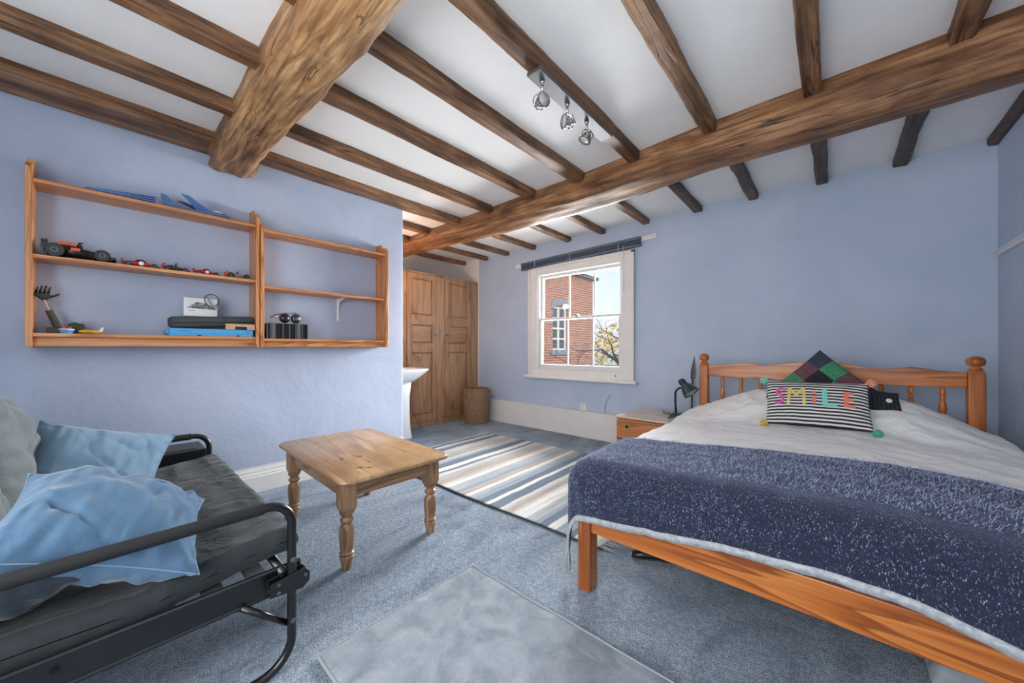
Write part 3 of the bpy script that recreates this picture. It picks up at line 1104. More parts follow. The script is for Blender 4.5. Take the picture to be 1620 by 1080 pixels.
def upright(y, z0, z1, xw, d, th, parent, topcap=True):
    """board standing off the wall, with a shaped top end"""
    prof = [(0, z0), (d, z0), (d, z1 - 0.075), (d - 0.02, z1 - 0.05), (d * 0.45, z1 - 0.035), (d * 0.42, z1), (0.0, z1)]
    b = MB()
    b.add([(p[0], y - th / 2, p[1]) for p in prof] + [(p[0], y + th / 2, p[1]) for p in prof], [tuple(range(7))[::-1], tuple(range(7, 14))] + [(i, (i + 1) % 7, 7 + (i + 1) % 7, 7 + i) for i in range(7)])
    return b.build('side_board', M['shelf_z'], parent, bevel=0.002)


SD = 0.195
s1 = thing('wall_shelf_unit', 'large open pine wall shelf unit holding model cars, left of the pair', 'shelf', (XL, 0, 1.125))
upright(-0.258, 0.0, 1.03, 0, SD, 0.024, s1)
upright(0.760, 0.0, 1.03, 0, SD, 0.020, s1)
for z in (0.055, 0.475, 0.880):
    MB().box((0.0, -0.246, z), (SD - 0.006, 0.75, z + 0.020)).build('shelf_board', M['shelf_x'], s1, bevel=0.002)
MB().box((SD - 0.055, -0.246, 0.004), (SD - 0.035, 0.75, 0.055)).build('bottom_rail', M['shelf_x'], s1, bevel=0.002)
MB().box((0.0, -0.246, 0.900), (0.016, 0.75, 0.945)).build('back_rail', M['shelf_x'], s1, bevel=0.002)
s2 = thing('wall_shelf_unit', 'smaller open pine wall shelf unit nearest the end of the wall, holding headphones', 'shelf', (XL, 0, 1.125))
upright(0.789, 0.0, 0.97, 0, SD, 0.024, s2)
upright(1.795, 0.0, 0.99, 0, SD, 0.024, s2)
for z in (0.045, 0.440, 0.865):
    MB().box((0.0, 0.801, z), (SD - 0.006, 1.783, z + 0.020)).build('shelf_board', M['shelf_x'], s2, bevel=0.002)
MB().box((SD - 0.055, 0.801, 0.004), (SD - 0.035, 1.783, 0.045)).build('bottom_rail', M['shelf_x'], s2, bevel=0.002)
MB().box((0.0, 0.801, 0.885), (0.016, 1.783, 0.93)).build('back_rail', M['shelf_x'], s2, bevel=0.002)
# bracket under the middle board
t = thing('shelf_bracket', 'white metal angle bracket under the middle board of the smaller shelf unit', 'bracket', (XL, 1.42, 1.563))
b = MB().box((0.0, -0.012, -0.205), (0.003, 0.012, 0.0)).box((0.0, -0.012, -0.003), (0.15, 0.012, 0.0))
b.prism([(0.0, -0.17), (0.0, 0.0), (0.13, 0.0), (0.11, -0.012), (0.045, -0.03), (0.018, -0.06), (0.008, -0.17)], 'Y', -0.002, 0.002)
b.build('bracket_arm', M['plastic_white'], t)
b = MB().lathe([(0.004, 0.003), (0.003, 0.006)], (0, 0, -0.195), 8, axis='X')
b.build('screw', M['bolt'], t)

ZT, ZM, ZB_ = 1.125 + 0.900, 1.125 + 0.495, 1.125 + 0.075    # board tops, large unit
XS = XL + 0.105

# -- top board: folded foam wings and glider
t = thing('foam_wing', 'long royal blue tapered foam wing lying on the top shelf board', 'toy', (XL + 0.135, 0.08, ZT))
b = MB()
b.loft([[(-0.03, -0.16, 0.003), (0.03, -0.16, 0.003), (0.03, -0.16, 0.010), (-0.03, -0.16, 0.010)], [(-0.045, 0.14, 0.004), (0.045, 0.14, 0.004), (0.045, 0.14, 0.046), (-0.045, 0.14, 0.050)]])
b.build('wing_panel', M['plastic_blue'], t, bevel=0.003)
b = MB()
for i in range(3):
    z = 0.012 + i * 0.014
    b.tube([(0.050, -0.14, 0.006 + i * 0.002), (0.052, 0.145, z)], 0.004, 6)
b.build('wing_strut', M['plastic_paleblue'], t)
t = thing('toy_glider', 'pale blue foam toy glider with blue upright wings on the top shelf board', 'toy', (XL + 0.12, 0.43, ZT + 0.002), R(0))
b = MB()
rg = []
for (y, r, zc) in ((-0.17, 0.004, 0.022), (-0.10, 0.007, 0.020), (0.0, 0.016, 0.020), (0.08, 0.024, 0.026), (0.14, 0.022, 0.026), (0.175, 0.012, 0.020), (0.185, 0.003, 0.018)):
    rg.append([(r * math.cos(2 * PI * k / 16), y, zc + r * 0.85 * math.sin(2 * PI * k / 16)) for k in range(16)])
b.loft(rg)
b.build('fuselage', M['plastic_paleblue'], t, smooth=True)
MB().sphere((0, 0.11, 0.042), 0.018, 12, (0.8, 2.0, 0.7)).build('canopy', M['plastic_white'], t, smooth=True)
for sgn, m_ in ((1, 'plastic_paleblue'), (-1, 'plastic_blue')):
    b = MB()
    a = [(0.012 * sgn, 0.0, 0.026), (0.012 * sgn, 0.09, 0.026)]
    tip = [(sgn * 0.085, -0.09, 0.088), (sgn * 0.085, -0.055, 0.088)]
    for p in (0,):
        q = [a[0], a[1], tip[1], tip[0]]
        b.add(q + [(x, y, z + 0.004) for x, y, z in q], [(0, 1, 2, 3), (7, 6, 5, 4), (0, 4, 5, 1), (1, 5, 6, 2), (2, 6, 7, 3), (3, 7, 4, 0)])
    b.build('wing', M[m_], t)
b = MB().add([(-0.002, -0.17, 0.02), (-0.002, -0.10, 0.02), (-0.002, -0.15, 0.085), (-0.002, -0.18, 0.09), (0.002, -0.17, 0.02), (0.002, -0.10, 0.02), (0.002, -0.15, 0.085), (0.002, -0.18, 0.09)],
             [(0, 1, 2, 3), (7, 6, 5, 4), (0, 4, 5, 1), (1, 5, 6, 2), (2, 6, 7, 3), (3, 7, 4, 0)])
b.build('tail_fin', M['plastic_paleblue'], t)

# -- middle board: model racing cars


def wheel(r, w_):
    return [(r * 0.5, -w_ / 2), (r * 0.93, -w_ / 2), (r, -w_ * 0.35), (r, w_ * 0.35), (r * 0.93, w_ / 2), (r * 0.5, w_ / 2)]


def car(label, y0, L, kind, bodym, accent, wr=0.03, width=0.09, h=0.05, rear=-1, cat='model car', group='model cars on the middle shelf board', rz=0.0):
    t = thing('model_car', label, cat, (XS + 0.01, y0, ZM), rz, group)
    hl = L / 2
    s = lambda v: v * L
    b = MB()
    if kind == 'open':
        secs = [(-0.46, 0.10, 0.25, 0.65), (-0.32, 0.45, 0.22, 0.88), (-0.18, 0.88, 0.14, 0.96), (0.0, 0.90, 0.14, 0.80), (0.12, 0.66, 0.14, 0.74), (0.22, 0.36, 0.16, 0.66), (0.36, 0.26, 0.18, 0.54), (0.48, 0.16, 0.2, 0.36)]
    else:
        secs = [(-0.49, 0.80, 0.28, 0.75), (-0.32, 0.95, 0.2, 0.78), (-0.12, 0.92, 0.18, 0.98), (0.05, 0.92, 0.18, 0.92), (0.22, 0.95, 0.18, 0.60), (0.38, 0.9, 0.18, 0.48), (0.49, 0.7, 0.2, 0.30)]
    rings = []
    for yy, ww, za, zb in secs:
        hw = width * 0.5 * ww
        a_, c_ = h * za, h * zb
        rings.append([(-hw, s(yy), a_), (hw, s(yy), a_), (hw, s(yy), a_ + (c_ - a_) * 0.55), (hw * 0.6, s(yy), c_), (-hw * 0.6, s(yy), c_), (-hw, s(yy), a_ + (c_ - a_) * 0.55)])
    b.loft(rings)
    b.build('body', M[bodym], t, smooth='auto', subd=1)
    if kind == 'open':
        MB().box((-width * 0.48, s(-0.49), h * 0.85), (width * 0.48, s(-0.43), h * 0.90)).box((-width * 0.48, s(-0.50), h * 0.5), (-width * 0.45, s(-0.41), h * 1.02)).box((width * 0.45, s(-0.50), h * 0.5), (width * 0.48, s(-0.41), h * 1.02)).build('rear_wing', M[accent], t)
        MB().box((-width * 0.5, s(0.43), h * 0.14), (width * 0.5, s(0.50), h * 0.20)).box((-width * 0.5, s(0.41), h * 0.14), (-width * 0.47, s(0.5), h * 0.36)).box((width * 0.47, s(0.41), h * 0.14), (width * 0.5, s(0.5), h * 0.36)).build('front_wing', M[accent], t)
        for yy in (-0.33, 0.30):
            MB().tube([(-width * 0.45, s(yy), wr), (-width * 0.08, s(yy), h * 0.42), (width * 0.08, s(yy), h * 0.42), (width * 0.45, s(yy), wr)], 0.0025, 6).build('suspension', M['plastic_dark'], t)
        MB().tube([(-width * 0.16, s(0.0), h * 0.8), (-width * 0.14, s(-0.03), h * 1.1), (0, s(0.03), h * 1.18), (width * 0.14, s(-0.03), h * 1.1), (width * 0.16, s(0.0), h * 0.8)], 0.003, 6).build('halo', M['plastic_black'], t)
        MB().sphere((0, s(-0.01), h * 0.92), width * 0.10, 10).build('driver_helmet', M[accent], t, smooth=True)
        xw = width * 0.56
    else:
        MB().loft([[(-width * 0.3, s(-0.16), h * 0.90), (width * 0.3, s(-0.16), h * 0.90), (width * 0.3, s(0.10), h * 0.84), (-width * 0.3, s(0.10), h * 0.84)], [(-width * 0.22, s(-0.10), h * 1.10), (width * 0.22, s(-0.10), h * 1.10), (width * 0.22, s(0.03), h * 1.08), (-width * 0.22, s(0.03), h * 1.08)]]).build('windscreen', M['plastic_dark'], t)
        MB().box((-width * 0.46, s(-0.50), h * 0.86), (width * 0.46, s(-0.44), h * 0.92)).box((-width * 0.4, s(-0.49), h * 0.6), (-width * 0.37, s(-0.45), h * 0.9)).box((width * 0.37, s(-0.49), h * 0.6), (width * 0.4, s(-0.45), h * 0.9)).build('spoiler', M[bodym], t)
        MB().lathe([(h * 0.26, 0), (h * 0.26, 0.0015)], (width * 0.475, s(-0.02), h * 0.52), 16, axis='X').build('number_roundel', M['plastic_white'], t)
        xw = width * 0.44
    for sx in (-1, 1):
        for yy in (-0.33, 0.30):
            r = wr if yy < 0 else wr * 0.92
            wv = MB().lathe(wheel(r, width * 0.2), (sx * xw, s(yy), r), 20, axis='X')
            wo = wv.build('wheel', M['plastic_black'], t, smooth='auto')
            MB().lathe([(r * 0.55, -width * 0.085), (r * 0.3, -width * 0.106), (r * 0.3, width * 0.106), (r * 0.55, width * 0.085)], (sx * xw, s(yy), r), 12, axis='X').build('hub', M['plastic_grey'], wo)
    return t


c1 = car('big black and orange open wheel race car model, first from the left upright', -0.082, 0.275, 'open', 'plastic_black', 'plastic_black', 0.036, 0.13, 0.090)
MB().box((-0.011, 0.055, 0.058), (0.011, 0.115, 0.062)).build('nose_stripe', M['plastic_orange'], c1, bevel=0.001)
MB().box((0.036, -0.035, 0.045), (0.060, 0.0, 0.062)).build('side_pod_panel', M['plastic_orange'], c1, bevel=0.002)
b = MB().box((-0.012, -0.085, 0.078), (0.012, -0.015, 0.098))
b.build('engine_cover', M['plastic_orange'], c1, bevel=0.004)
car('red low sports racer model with a white roundel beside the big black car', 0.165, 0.18, 'closed', 'plastic_red', 'plastic_red', 0.016, 0.07, 0.046)
car('small black and red open wheel race car model between the two red cars', 0.325, 0.135, 'open', 'plastic_dark', 'plastic_red', 0.016, 0.06, 0.048)
car('second red sports racer model, right of the small black and red car', 0.482, 0.15, 'closed', 'plastic_red', 'plastic_red', 0.014, 0.06, 0.040)
car('small black and white race car model, last before the right upright', 0.655, 0.15, 'open', 'plastic_grey', 'plastic_orange', 0.019, 0.075, 0.046)

# -- bottom board
t = thing('robot_hand', 'black toy robot hand on a leaning forearm in the bottom left of the shelf', 'toy', (XS, -0.185, ZB_))
MB().box((-0.045, -0.018, 0), (0.045, 0.058, 0.034)).build('base', M['olive'], t, bevel=0.004)
MB().tube([(0.0, 0.022, 0.03), (0.0, -0.012, 0.128)], [0.016, 0.014], 12).build('forearm', M['olive'], t, smooth='auto')
b = MB().tube([(-0.008, -0.010, 0.125), (-0.008, -0.028, 0.185)], 0.004, 8).tube([(0.008, -0.010, 0.125), (0.008, -0.028, 0.185)], 0.004, 8)
b.build('wrist_rod', M['card'], t)
b = MB()
b.loft([[(-0.014, -0.036, 0.182), (0.014, -0.036, 0.182), (0.014, -0.016, 0.186), (-0.014, -0.016, 0.186)], [(-0.018, -0.060, 0.205), (0.018, -0.060, 0.205), (0.018, -0.004, 0.205), (-0.018, -0.004, 0.205)], [(-0.016, -0.062, 0.222), (0.016, -0.062, 0.222), (0.016, -0.010, 0.222), (-0.016, -0.010, 0.222)]])
b.build('palm', M['plastic_black'], t, bevel=0.004)
for i, (y, ln) in enumerate(((-0.057, 0.034), (-0.043, 0.042), (-0.029, 0.045), (-0.015, 0.038))):
    MB().tube([(0, y, 0.218), (0.004, y + 0.004, 0.218 + ln * 0.5), (0.010, y + 0.010, 0.218 + ln)], [0.0055, 0.005, 0.004], 8).build('finger', M['plastic_black'], t, smooth=True)
MB().tube([(0, -0.010, 0.202), (0.004, 0.010, 0.210), (0.006, 0.026, 0.222)], [0.006, 0.0055, 0.004], 8).build('thumb', M['plastic_black'], t, smooth=True)

t = thing('storage_case', 'small olive and grey case standing behind the toy tub on the bottom board', 'case', (XS - 0.03, -0.10, ZB_))
MB().box((-0.03, -0.030, 0), (0.03, 0.032, 0.060)).build('shell', M['olive'], t, bevel=0.008)
MB().sphere((0.0, -0.006, 0.056), 0.016, 12, (1, 1.1, 0.8)).build('green_lid', M['green'], t, smooth=True)
t = thing('toy_tub', 'little blue and white tub with red blocks near the robot hand', 'toy', (XS + 0.045, -0.132, ZB_))
MB().loft([[(0.020 * math.cos(a), 0.020 * math.sin(a), 0.0) for a in [2 * PI * k / 16 for k in range(16)]], [(0.027 * math.cos(a), 0.030 * math.sin(a), 0.022) for a in [2 * PI * k / 16 for k in range(16)]]]).build('tub', M['sky_box'], t, smooth='auto')
MB().lathe([(0.029, 0.0), (0.029, 0.005), (0.020, 0.006)], (0, 0, 0.021), 16).build('rim', M['plastic_white'], t)
MB().box((-0.016, -0.020, 0.024), (0.006, 0.0, 0.040)).box((-0.006, 0.002, 0.024), (0.016, 0.020, 0.038)).build('red_block', M['plastic_red'], t, bevel=0.003)
t = thing('round_tin', 'flat grey round tin behind the blue toy tub', 'tin', (XS - 0.02, -0.163, ZB_))
MB().lathe([(0.024, 0), (0.025, 0.002), (0.025, 0.026), (0.024, 0.030), (0.001, 0.031)], (0, 0, 0.0), 24).build('tin_body', M['plastic_grey'], t, smooth='auto')
t = thing('toy_plane', 'small yellow toy plane with a white tail on the bottom board', 'toy', (XS + 0.03, -0.045, ZB_))
b = MB()
b.loft([[(0.012 * s_ * math.cos(a), y, 0.014 + 0.010 * s_ * math.sin(a)) for a in [2 * PI * k / 10 for k in range(10)]] for y, s_ in ((-0.045, 0.5), (-0.03, 1.0), (0.01, 1.0), (0.045, 0.4))])
b.build('fuselage', M['plastic_yellow'], t, smooth=True)
MB().box((-0.04, -0.025, 0.015), (0.04, 0.0, 0.018)).build('wing', M['plastic_yellow'], t)
MB().prism([(0.028, 0.012), (0.045, 0.012), (0.052, 0.040), (0.043, 0.040)], 'X', -0.0015, 0.0015).box((-0.02, 0.032, 0.016), (0.02, 0.046, 0.018)).build('tail', M['plastic_white'], t)

t = thing('flat_box', 'long sky blue cardboard box lying under the dark grey case', 'box', (XS + 0.015, 0.518, ZB_))
b = MB()
prof = [(-0.065, 0.0), (0.065, 0.0), (0.068, 0.024), (0.065, 0.048), (-0.065, 0.048)]
b.add([(p[0], -0.232, p[1]) for p in prof] + [(p[0], 0.215, p[1]) for p in prof], [(4, 3, 2, 1, 0), (5, 6, 7, 8, 9)] + [(i, (i + 1) % 5, 5 + (i + 1) % 5, 5 + i) for i in range(5)])
b.prism([(-0.232, 0.003), (-0.250, 0.012), (-0.252, 0.034), (-0.232, 0.046)], 'X', -0.05, 0.05)
b.build('carton', M['sky_box'], t, bevel=0.002)
b = MB()
for y in (-0.085, 0.125):
    b.prism([(y - 0.012, 0.0), (y + 0.012, 0.0), (y + 0.006, 0.008), (y - 0.006, 0.008)], 'X', 0.0655, 0.0695)
b.build('finger_notch', M['plastic_black'], t)
MB().box((0.0682, -0.19, 0.030), (0.0690, -0.12, 0.034)).box((0.0682, 0.17, 0.026), (0.0690, 0.19, 0.034)).build('pale_print', M['plastic_paleblue'], t)
t = thing('instrument_case', 'dark grey soft long case lying tilted on the blue box', 'case', (XS + 0.0, 0.525, ZB_ + 0.052))
b = MB().box((-0.06, -0.235, 0.0), (0.06, 0.225, 0.072))
b.xf(Matrix.Rotation(R(3.2), 4, 'X') @ Matrix.Translation((0, 0, 0.013)))
b.build('case_body', M['case_grey'], t, bevel=0.018, seg=4)
b = MB().tube([(0.062, -0.22, 0.030), (0.062, 0.22, 0.056)], 0.0025, 6)
b.build('zip', M['plastic_black'], t)
t = thing('card_insert', 'small brown cardboard insert with a cut-out in front of the grey case', 'box', (XS + 0.083, 0.655, ZB_ + 0.049))
b = MB().prism([(-0.082, 0.0), (-0.030, 0.0), (-0.028, 0.022), (0.040, 0.022), (0.042, 0.0), (0.088, 0.0), (0.088, 0.040), (-0.082, 0.040)], 'X', -0.012, 0.004)
b.build('card', M['card'], t)
t = thing('picture_box', 'white box with a grey landscape print standing on the dark grey case', 'box', (XS - 0.015, 0.45, ZB_ + 0.155))
MB().box((-0.028, -0.088, -0.020), (0.028, 0.088, 0.105)).build('carton', M['plastic_white'], t, bevel=0.002)
b = MB()
b.prism([(-0.075, 0.035), (-0.02, 0.078), (0.03, 0.070), (0.078, 0.040), (0.078, 0.030)], 'X', 0.028, 0.0288)
b.build('landscape_print', M['printed'], t)
MB().box((0.028, -0.066, 0.018), (0.0286, -0.030, 0.021)).build('small_caption', M['plastic_dark'], t)
t = thing('coiled_cable', 'looped grey cable draped over the white picture box', 'cable', (XS + 0.02, 0.475, ZB_ + 0.17))
b = MB()
pts = [(0.02 * math.sin(a * 0.5), 0.030 + 0.040 * math.cos(a), 0.080 + 0.040 * math.sin(a)) for a in [2 * PI * i / 24 - 1.9 for i in range(24)]]
b.tube(pts, 0.003, 6)
b.build('black_loop', M['plastic_dark'], t, smooth=True)
b = MB()
random.seed(5)
for i in range(5):
    y1 = random.uniform(-0.03, 0.08)
    b.tube([(0.012, 0.005, 0.098), (0.016, 0.01 + y1 * 0.3, 0.05), (0.020, 0.01 + y1, 0.018)], 0.0028, 6)
b.build('cable_tails', M['plastic_grey'], t, smooth=True)

ZB2 = 1.125 + 0.065
t = thing('ribbed_speaker', 'black desktop speaker box with upright silver ribs on the smaller shelf unit', 'speaker', (XS + 0.02, 0.97, ZB2))
MB().box((-0.06, -0.155, 0), (0.06, 0.135, 0.118)).build('housing', M['plastic_black'], t, bevel=0.006)
b = MB()
for y in (-0.15, -0.115, -0.045, -0.000, 0.045, 0.090, 0.130):
    b.box((0.058, y - 0.003, 0.002), (0.067, y + 0.003, 0.118))
b.box((0.058, -0.13, 0.0), (0.064, -0.095, 0.118)).box((0.058, 0.055, 0.0), (0.064, 0.08, 0.118))
b.build('silver_rib', M['brushed'], t)
t = thing('headphones', 'black and silver over-ear headphones lying on the ribbed speaker', 'headphones', (XS + 0.02, 0.985, ZB2 + 0.125))
for y, s_ in ((0.045, 1.0), (-0.035, 0.92)):
    c = MB().lathe([(0.026, -0.016), (0.036, -0.014), (0.038, 0.0), (0.034, 0.010), (0.026, 0.014), (0.024, 0.017), (0.001, 0.018)], (0.022, y, 0.036), 24, axis='X')
    co = c.build('ear_cup', M['plastic_black'], t, smooth=True)
    if y > 0:
        MB().lathe([(0.030, 0.009), (0.031, 0.014), (0.024, 0.016)], (0.022, y, 0.036), 24, axis='X').lathe([(0.015, 0.016), (0.013, 0.020), (0.001, 0.020)], (0.022, y, 0.036), 16, axis='X').build('silver_ring', M['brushed'], co, smooth=True)
b = MB()
pts = [(-0.01 + 0.035 * math.cos(a), -0.10 + 0.0 + 0.1 * (1 - math.cos(a)) - 0.05, 0.045 + 0.035 * math.sin(a)) for a in [PI * i / 14 for i in range(15)]]
b.tube([(0.01, 0.085, 0.055), (-0.01, 0.05, 0.082), (-0.03, -0.02, 0.080), (-0.035, -0.09, 0.062), (-0.02, -0.12, 0.045), (0.005, -0.085, 0.050), (0.02, -0.035, 0.065)], 0.005, 8)
b.build('headband', M['chrome'], t, smooth=True)
b = MB().tube([(0.03, 0.06, 0.072), (0.03, 0.11, 0.055), (0.01, 0.125, 0.048)], 0.0025, 6).tube([(0.03, -0.02, 0.07), (0.02, 0.03, 0.085), (0.02, 0.07, 0.09)], 0.0025, 6)
b.build('wire', M['plastic_grey'], t, smooth=True)

# ------------------------------------------------------------------ coffee table
ct = thing('coffee_table', 'low square waxed pine coffee table with four turned legs', 'table', (-2.262, 1.085, 0), R(-1.5))
TX, TY, TH = 0.532, 0.322, 0.485


def rrect(hx, hy, r, z, n=6):
    pts = []
    for cx, cy, a0 in ((hx - r, hy - r, 0), (-hx + r, hy - r, 90), (-hx + r, -hy + r, 180), (hx - r, -hy + r, 270)):
        for k in range(n + 1):
            a = R(a0 + 90 * k / n)
            pts.append((cx + r * math.cos(a), cy + r * math.sin(a), z))
    return pts


b = MB()
edge = [(0.012, 0.000), (0.004, 0.004), (0.0, 0.012), (0.002, 0.022), (0.010, 0.028), (0.013, 0.030)]
b.loft([rrect(TX - e, TY - e, 0.05, TH - 0.030 + h) for e, h in edge])
b.build('tabletop', M['table_top'], ct, smooth='auto')
LX, LY = 0.415, 0.250
az0, az1 = TH - 0.135, TH - 0.030
for sy in (-1, 1):
    MB().box((-LX, sy * (LY + 0.008) - 0.012, az0 + 0.012), (LX, sy * (LY + 0.008) + 0.012, az1)).build('apron', M['table_x'], ct, bevel=0.002)
for sx in (-1, 1):
    MB().box((sx * (LX + 0.008) - 0.012, -LY, az0 + 0.012), (sx * (LX + 0.008) + 0.012, LY, az1)).build('apron', M['table_y'], ct, bevel=0.002)
legp = [(0.018, 0.0), (0.024, 0.004), (0.026, 0.03), (0.032, 0.055), (0.035, 0.062), (0.031, 0.068), (0.035, 0.074), (0.036, 0.080), (0.029, 0.088), (0.0315, 0.100), (0.036, 0.150), (0.0365, 0.185), (0.034, 0.205), (0.025, 0.216), (0.023, 0.224), (0.031, 0.232), (0.034, 0.240), (0.030, 0.247), (0.023, 0.254), (0.027, 0.264), (0.034, 0.270), (0.036, 0.280)]
for sx in (-1, 1):
    for sy in (-1, 1):
        c = (sx * LX, sy * LY, 0)
        b = MB().lathe([(q, z * 1.04) for q, z in legp], c, 28)
        h = 0.037
        b.loft([[(c[0] + px * q, c[1] + py * q, z) for px, py in ((-h, -h), (h, -h), (h, h), (-h, h))] for z, q in ((0.288, 0.70), (0.303, 0.88), (0.318, 1.0), (az1, 1.0))])
        b.build('leg', M['table_z'], ct, smooth='auto')

# ------------------------------------------------------------------ rugs


def cloth_slab(name, fn, nu, nv, th, mat, parent, **k):
    top = MB()
    top.grid(fn, nu, nv)
    nn = len(top.v)
    top.v += [(x, y, z - th) for x, y, z in top.v[:nn]]
    fs = [tuple(i + nn for i in f)[::-1] for f in top.f]
    W_ = nu + 1
    for i in range(nu):
        fs.append((i + 1, i, nn + i, nn + i + 1))
        a = nv * W_ + i
        fs.append((a, a + 1, nn + a + 1, nn + a))
    for j in range(nv):
        a = j * W_
        fs.append((a, a + W_, nn + a + W_, nn + a))
        a = j * W_ + nu
        fs.append((a + W_, a, nn + a, nn + a + W_))
    top.f += fs
    top.mi += [0] * len(fs)
    return top.build(name, mat, parent, smooth=True, **k)


def rug_z(x, y, s=0.0):
    return 0.006 + 0.004 * max(0, N3(x, y, s, 2.3)) + 0.002 * N3(x, y, s + 4, 6)


rg = thing('flatweave_rug', 'striped grey, blue and cream flatweave rug with fringed ends by the bed', 'rug', (-2.17, 2.60, 0), R(1.2))


def kf(u, v):
    x = -1.19 + 2.38 * u
    y = -0.785 + 1.57 * v
    x += 0.012 * N3(y, 1.0, 0.0, 3)
    y += (0.014 * N3(x, 2.0, 0.0, 3.2)) * (1 if v < 0.5 else 0.5)
    z = 0.007 + 0.007 * max(0, N3(x, y, 1.0, 2.2)) + (0.006 * max(0, N3(x, 8.0, 0.0, 5)) if v < 0.03 else 0)
    return (x, y, z)


cloth_slab('woven_field', kf, 150, 80, 0.005, M['kilim'], rg)
b = MB()
random.seed(11)
for sx in (-1, 1):
    for i in range(75):
        y = -0.775 + 1.55 * i / 74
        x0 = sx * 1.185
        ln = random.uniform(0.05, 0.075)
        dy = random.uniform(-0.015, 0.015)
        b.tube([(x0, y, 0.008), (x0 + sx * ln * 0.3, y + dy * 0.3, 0.007), (x0 + sx * ln, y + dy, 0.004)], [0.0035, 0.003, 0.002], 5)
b.build('fringe', M['fringe'], rg)['kind'] = 'stuff'
b = MB()
pts = [(-1.19 + 2.38 * i / 100, kf(i / 100, 0)[1] - 0.004, 0.006 + 0.003 * max(0, N3(i * 0.07, 3, 3))) for i in range(101)]
b.tube(pts, 0.0055, 6)
b.build('edge_binding', M['rug_under'], rg, smooth=True)

rg = thing('plain_rug', 'plain pale grey pile rug on the carpet in the foreground', 'rug', (-0.69, 0.885, 0))


def pf(u, v):
    x = -0.70 + 1.40 * u
    y = -0.372 + 0.744 * v
    if u < 0.01:
        y += 0
    x += 0.008 * N3(y, 5, 0, 4) * (1 - u)
    y += 0.007 * N3(x, 9, 0, 4)
    edge = min(u * 1.4, v * 0.744, (1 - v) * 0.744)
    z = 0.011 + 0.006 * N3(x, y, 3, 3.5) + 0.0015 * N3(x, y, 3, 12)
    if edge < 0.022:
        z -= 0.003
    return (x, y, max(z, 0.006))


cloth_slab('pile', pf, 120, 70, 0.006, M['grey_rug'], rg)
pts = [pf(1, 0)] + [pf(1 - i / 40, 0) for i in range(41)] + [pf(0, i / 30) for i in range(31)] + [pf(i / 40, 1) for i in range(41)]
pts = [(x, y, z) for x, y, z in pts]
MB().tube(pts, 0.0045, 6).build('bound_edge', M['grey_rug_edge'], rg, smooth=True)

# ------------------------------------------------------------------ cushions


def cushion_mesh(hx, hy, th, seed=0.0, n=72, wr=0.010, pinch=0.10, flat=1.0, fn_mat=None, slump=0.0):
    """soft pillow: u along x, v along y, faces bulge along +-z, uv stored"""
    mb = MB()
    uvs = []

    def surf(u, v, side):
        a, b_ = 2 * u - 1, 2 * v - 1
        x = hx * a * (1 - pinch * (1 - abs(b_) ** 2) * 0.55 * abs(a) ** 3)
        y = hy * b_ * (1 - pinch * (1 - abs(a) ** 2) * 0.55 * abs(b_) ** 3)
        p = max(0.0, (1 - abs(a) ** 2.6)) * max(0.0, (1 - abs(b_) ** 2.6))
        t_ = th * (p ** 0.62)
        ed = min(1 - abs(a), 1 - abs(b_))
        wv = N3(a * 2 + seed, b_ * 2, seed, 1.3) * wr * 1.8 + N3(a * 5 + seed, b_ * 1.5, seed + 2 * side, 1.6) * wr
        cr = math.sin((a * 9 if abs(b_) > abs(a) else b_ * 9) * 2.4 + seed * 3) * wr * 0.55 * max(0, 1 - ed * 4.5) * min(1, ed * 20)
        m = min(1.0, ed * 6)
        rd = abs(N3(a * 0.9 + b_ * 0.7 + seed * 2, b_ * 0.5 - a * 0.4, seed, 1.2))
        wv -= wr * 1.1 * max(0.0, 1 - rd * 7) ** 1.5 * min(1.0, ed * 3)
        return Vector((x, y - slump * (1 - b_ * b_) * 0, side * (t_ + wv * m + cr)))

    idx = {}
    for side in (1, -1):
        for j in range(n + 1):
            for i in range(n + 1):
                if side == -1 and (i in (0, n) or j in (0, n)):
                    idx[(side, i, j)] = idx[(1, i, j)]
                    continue
                idx[(side, i, j)] = len(mb.v)
                mb.v.append(tuple(surf(i / n, j / n, side)))
                uvs.append((i / n, j / n))
    for side in (1, -1):
        for j in range(n):
            for i in range(n):
                q = [idx[(side, i, j)], idx[(side, i + 1, j)], idx[(side, i + 1, j + 1)], idx[(side, i, j + 1)]]
                if side == -1:
                    q = q[::-1]
                mb.f.append(tuple(q))
                mb.mi.append(fn_mat(i / n, j / n) if fn_mat else 0)
    return mb, uvs, surf


def cushion(name, label, cat, loc_, u, v, hx, hy, th, mats, group=None, part='cover', **k):
    u = Vector(u).normalized()
    v = Vector(v)
    v = (v - u * v.dot(u)).normalized()
    w_ = u.cross(v)
    t = thing(name, label, cat, loc_, group=group)
    t.rotation_euler = Matrix((u, v, w_)).transposed().to_euler()
    mb, uvs, surf = cushion_mesh(hx, hy, th, **k)
    o = mb.build(part, mats, t, smooth=True, fix=False)
    me = o.data
    ul = me.uv_layers.new(name='uv')
    for lp in me.loops:
        ul.data[lp.index].uv = uvs[lp.vertex_index]
    return t, surf


def seam(parent, mat, hx, hy, pinch, r=0.004, name='piping'):
    pts = []
    def E(u, v):
        a, b_ = 2 * u - 1, 2 * v - 1
        return (hx * a * (1 - pinch * (1 - abs(b_) ** 2) * 0.55 * abs(a) ** 3), hy * b_ * (1 - pinch * (1 - abs(a) ** 2) * 0.55 * abs(b_) ** 3), 0)
    for i in range(20): pts.append(E(i / 20, 0))
    for i in range(20): pts.append(E(1, i / 20))
    for i in range(20): pts.append(E(1 - i / 20, 1))
    for i in range(21): pts.append(E(0, 1 - i / 20))
    MB().tube(pts, r, 6, cap=False).build(name, mat, parent, smooth=True)


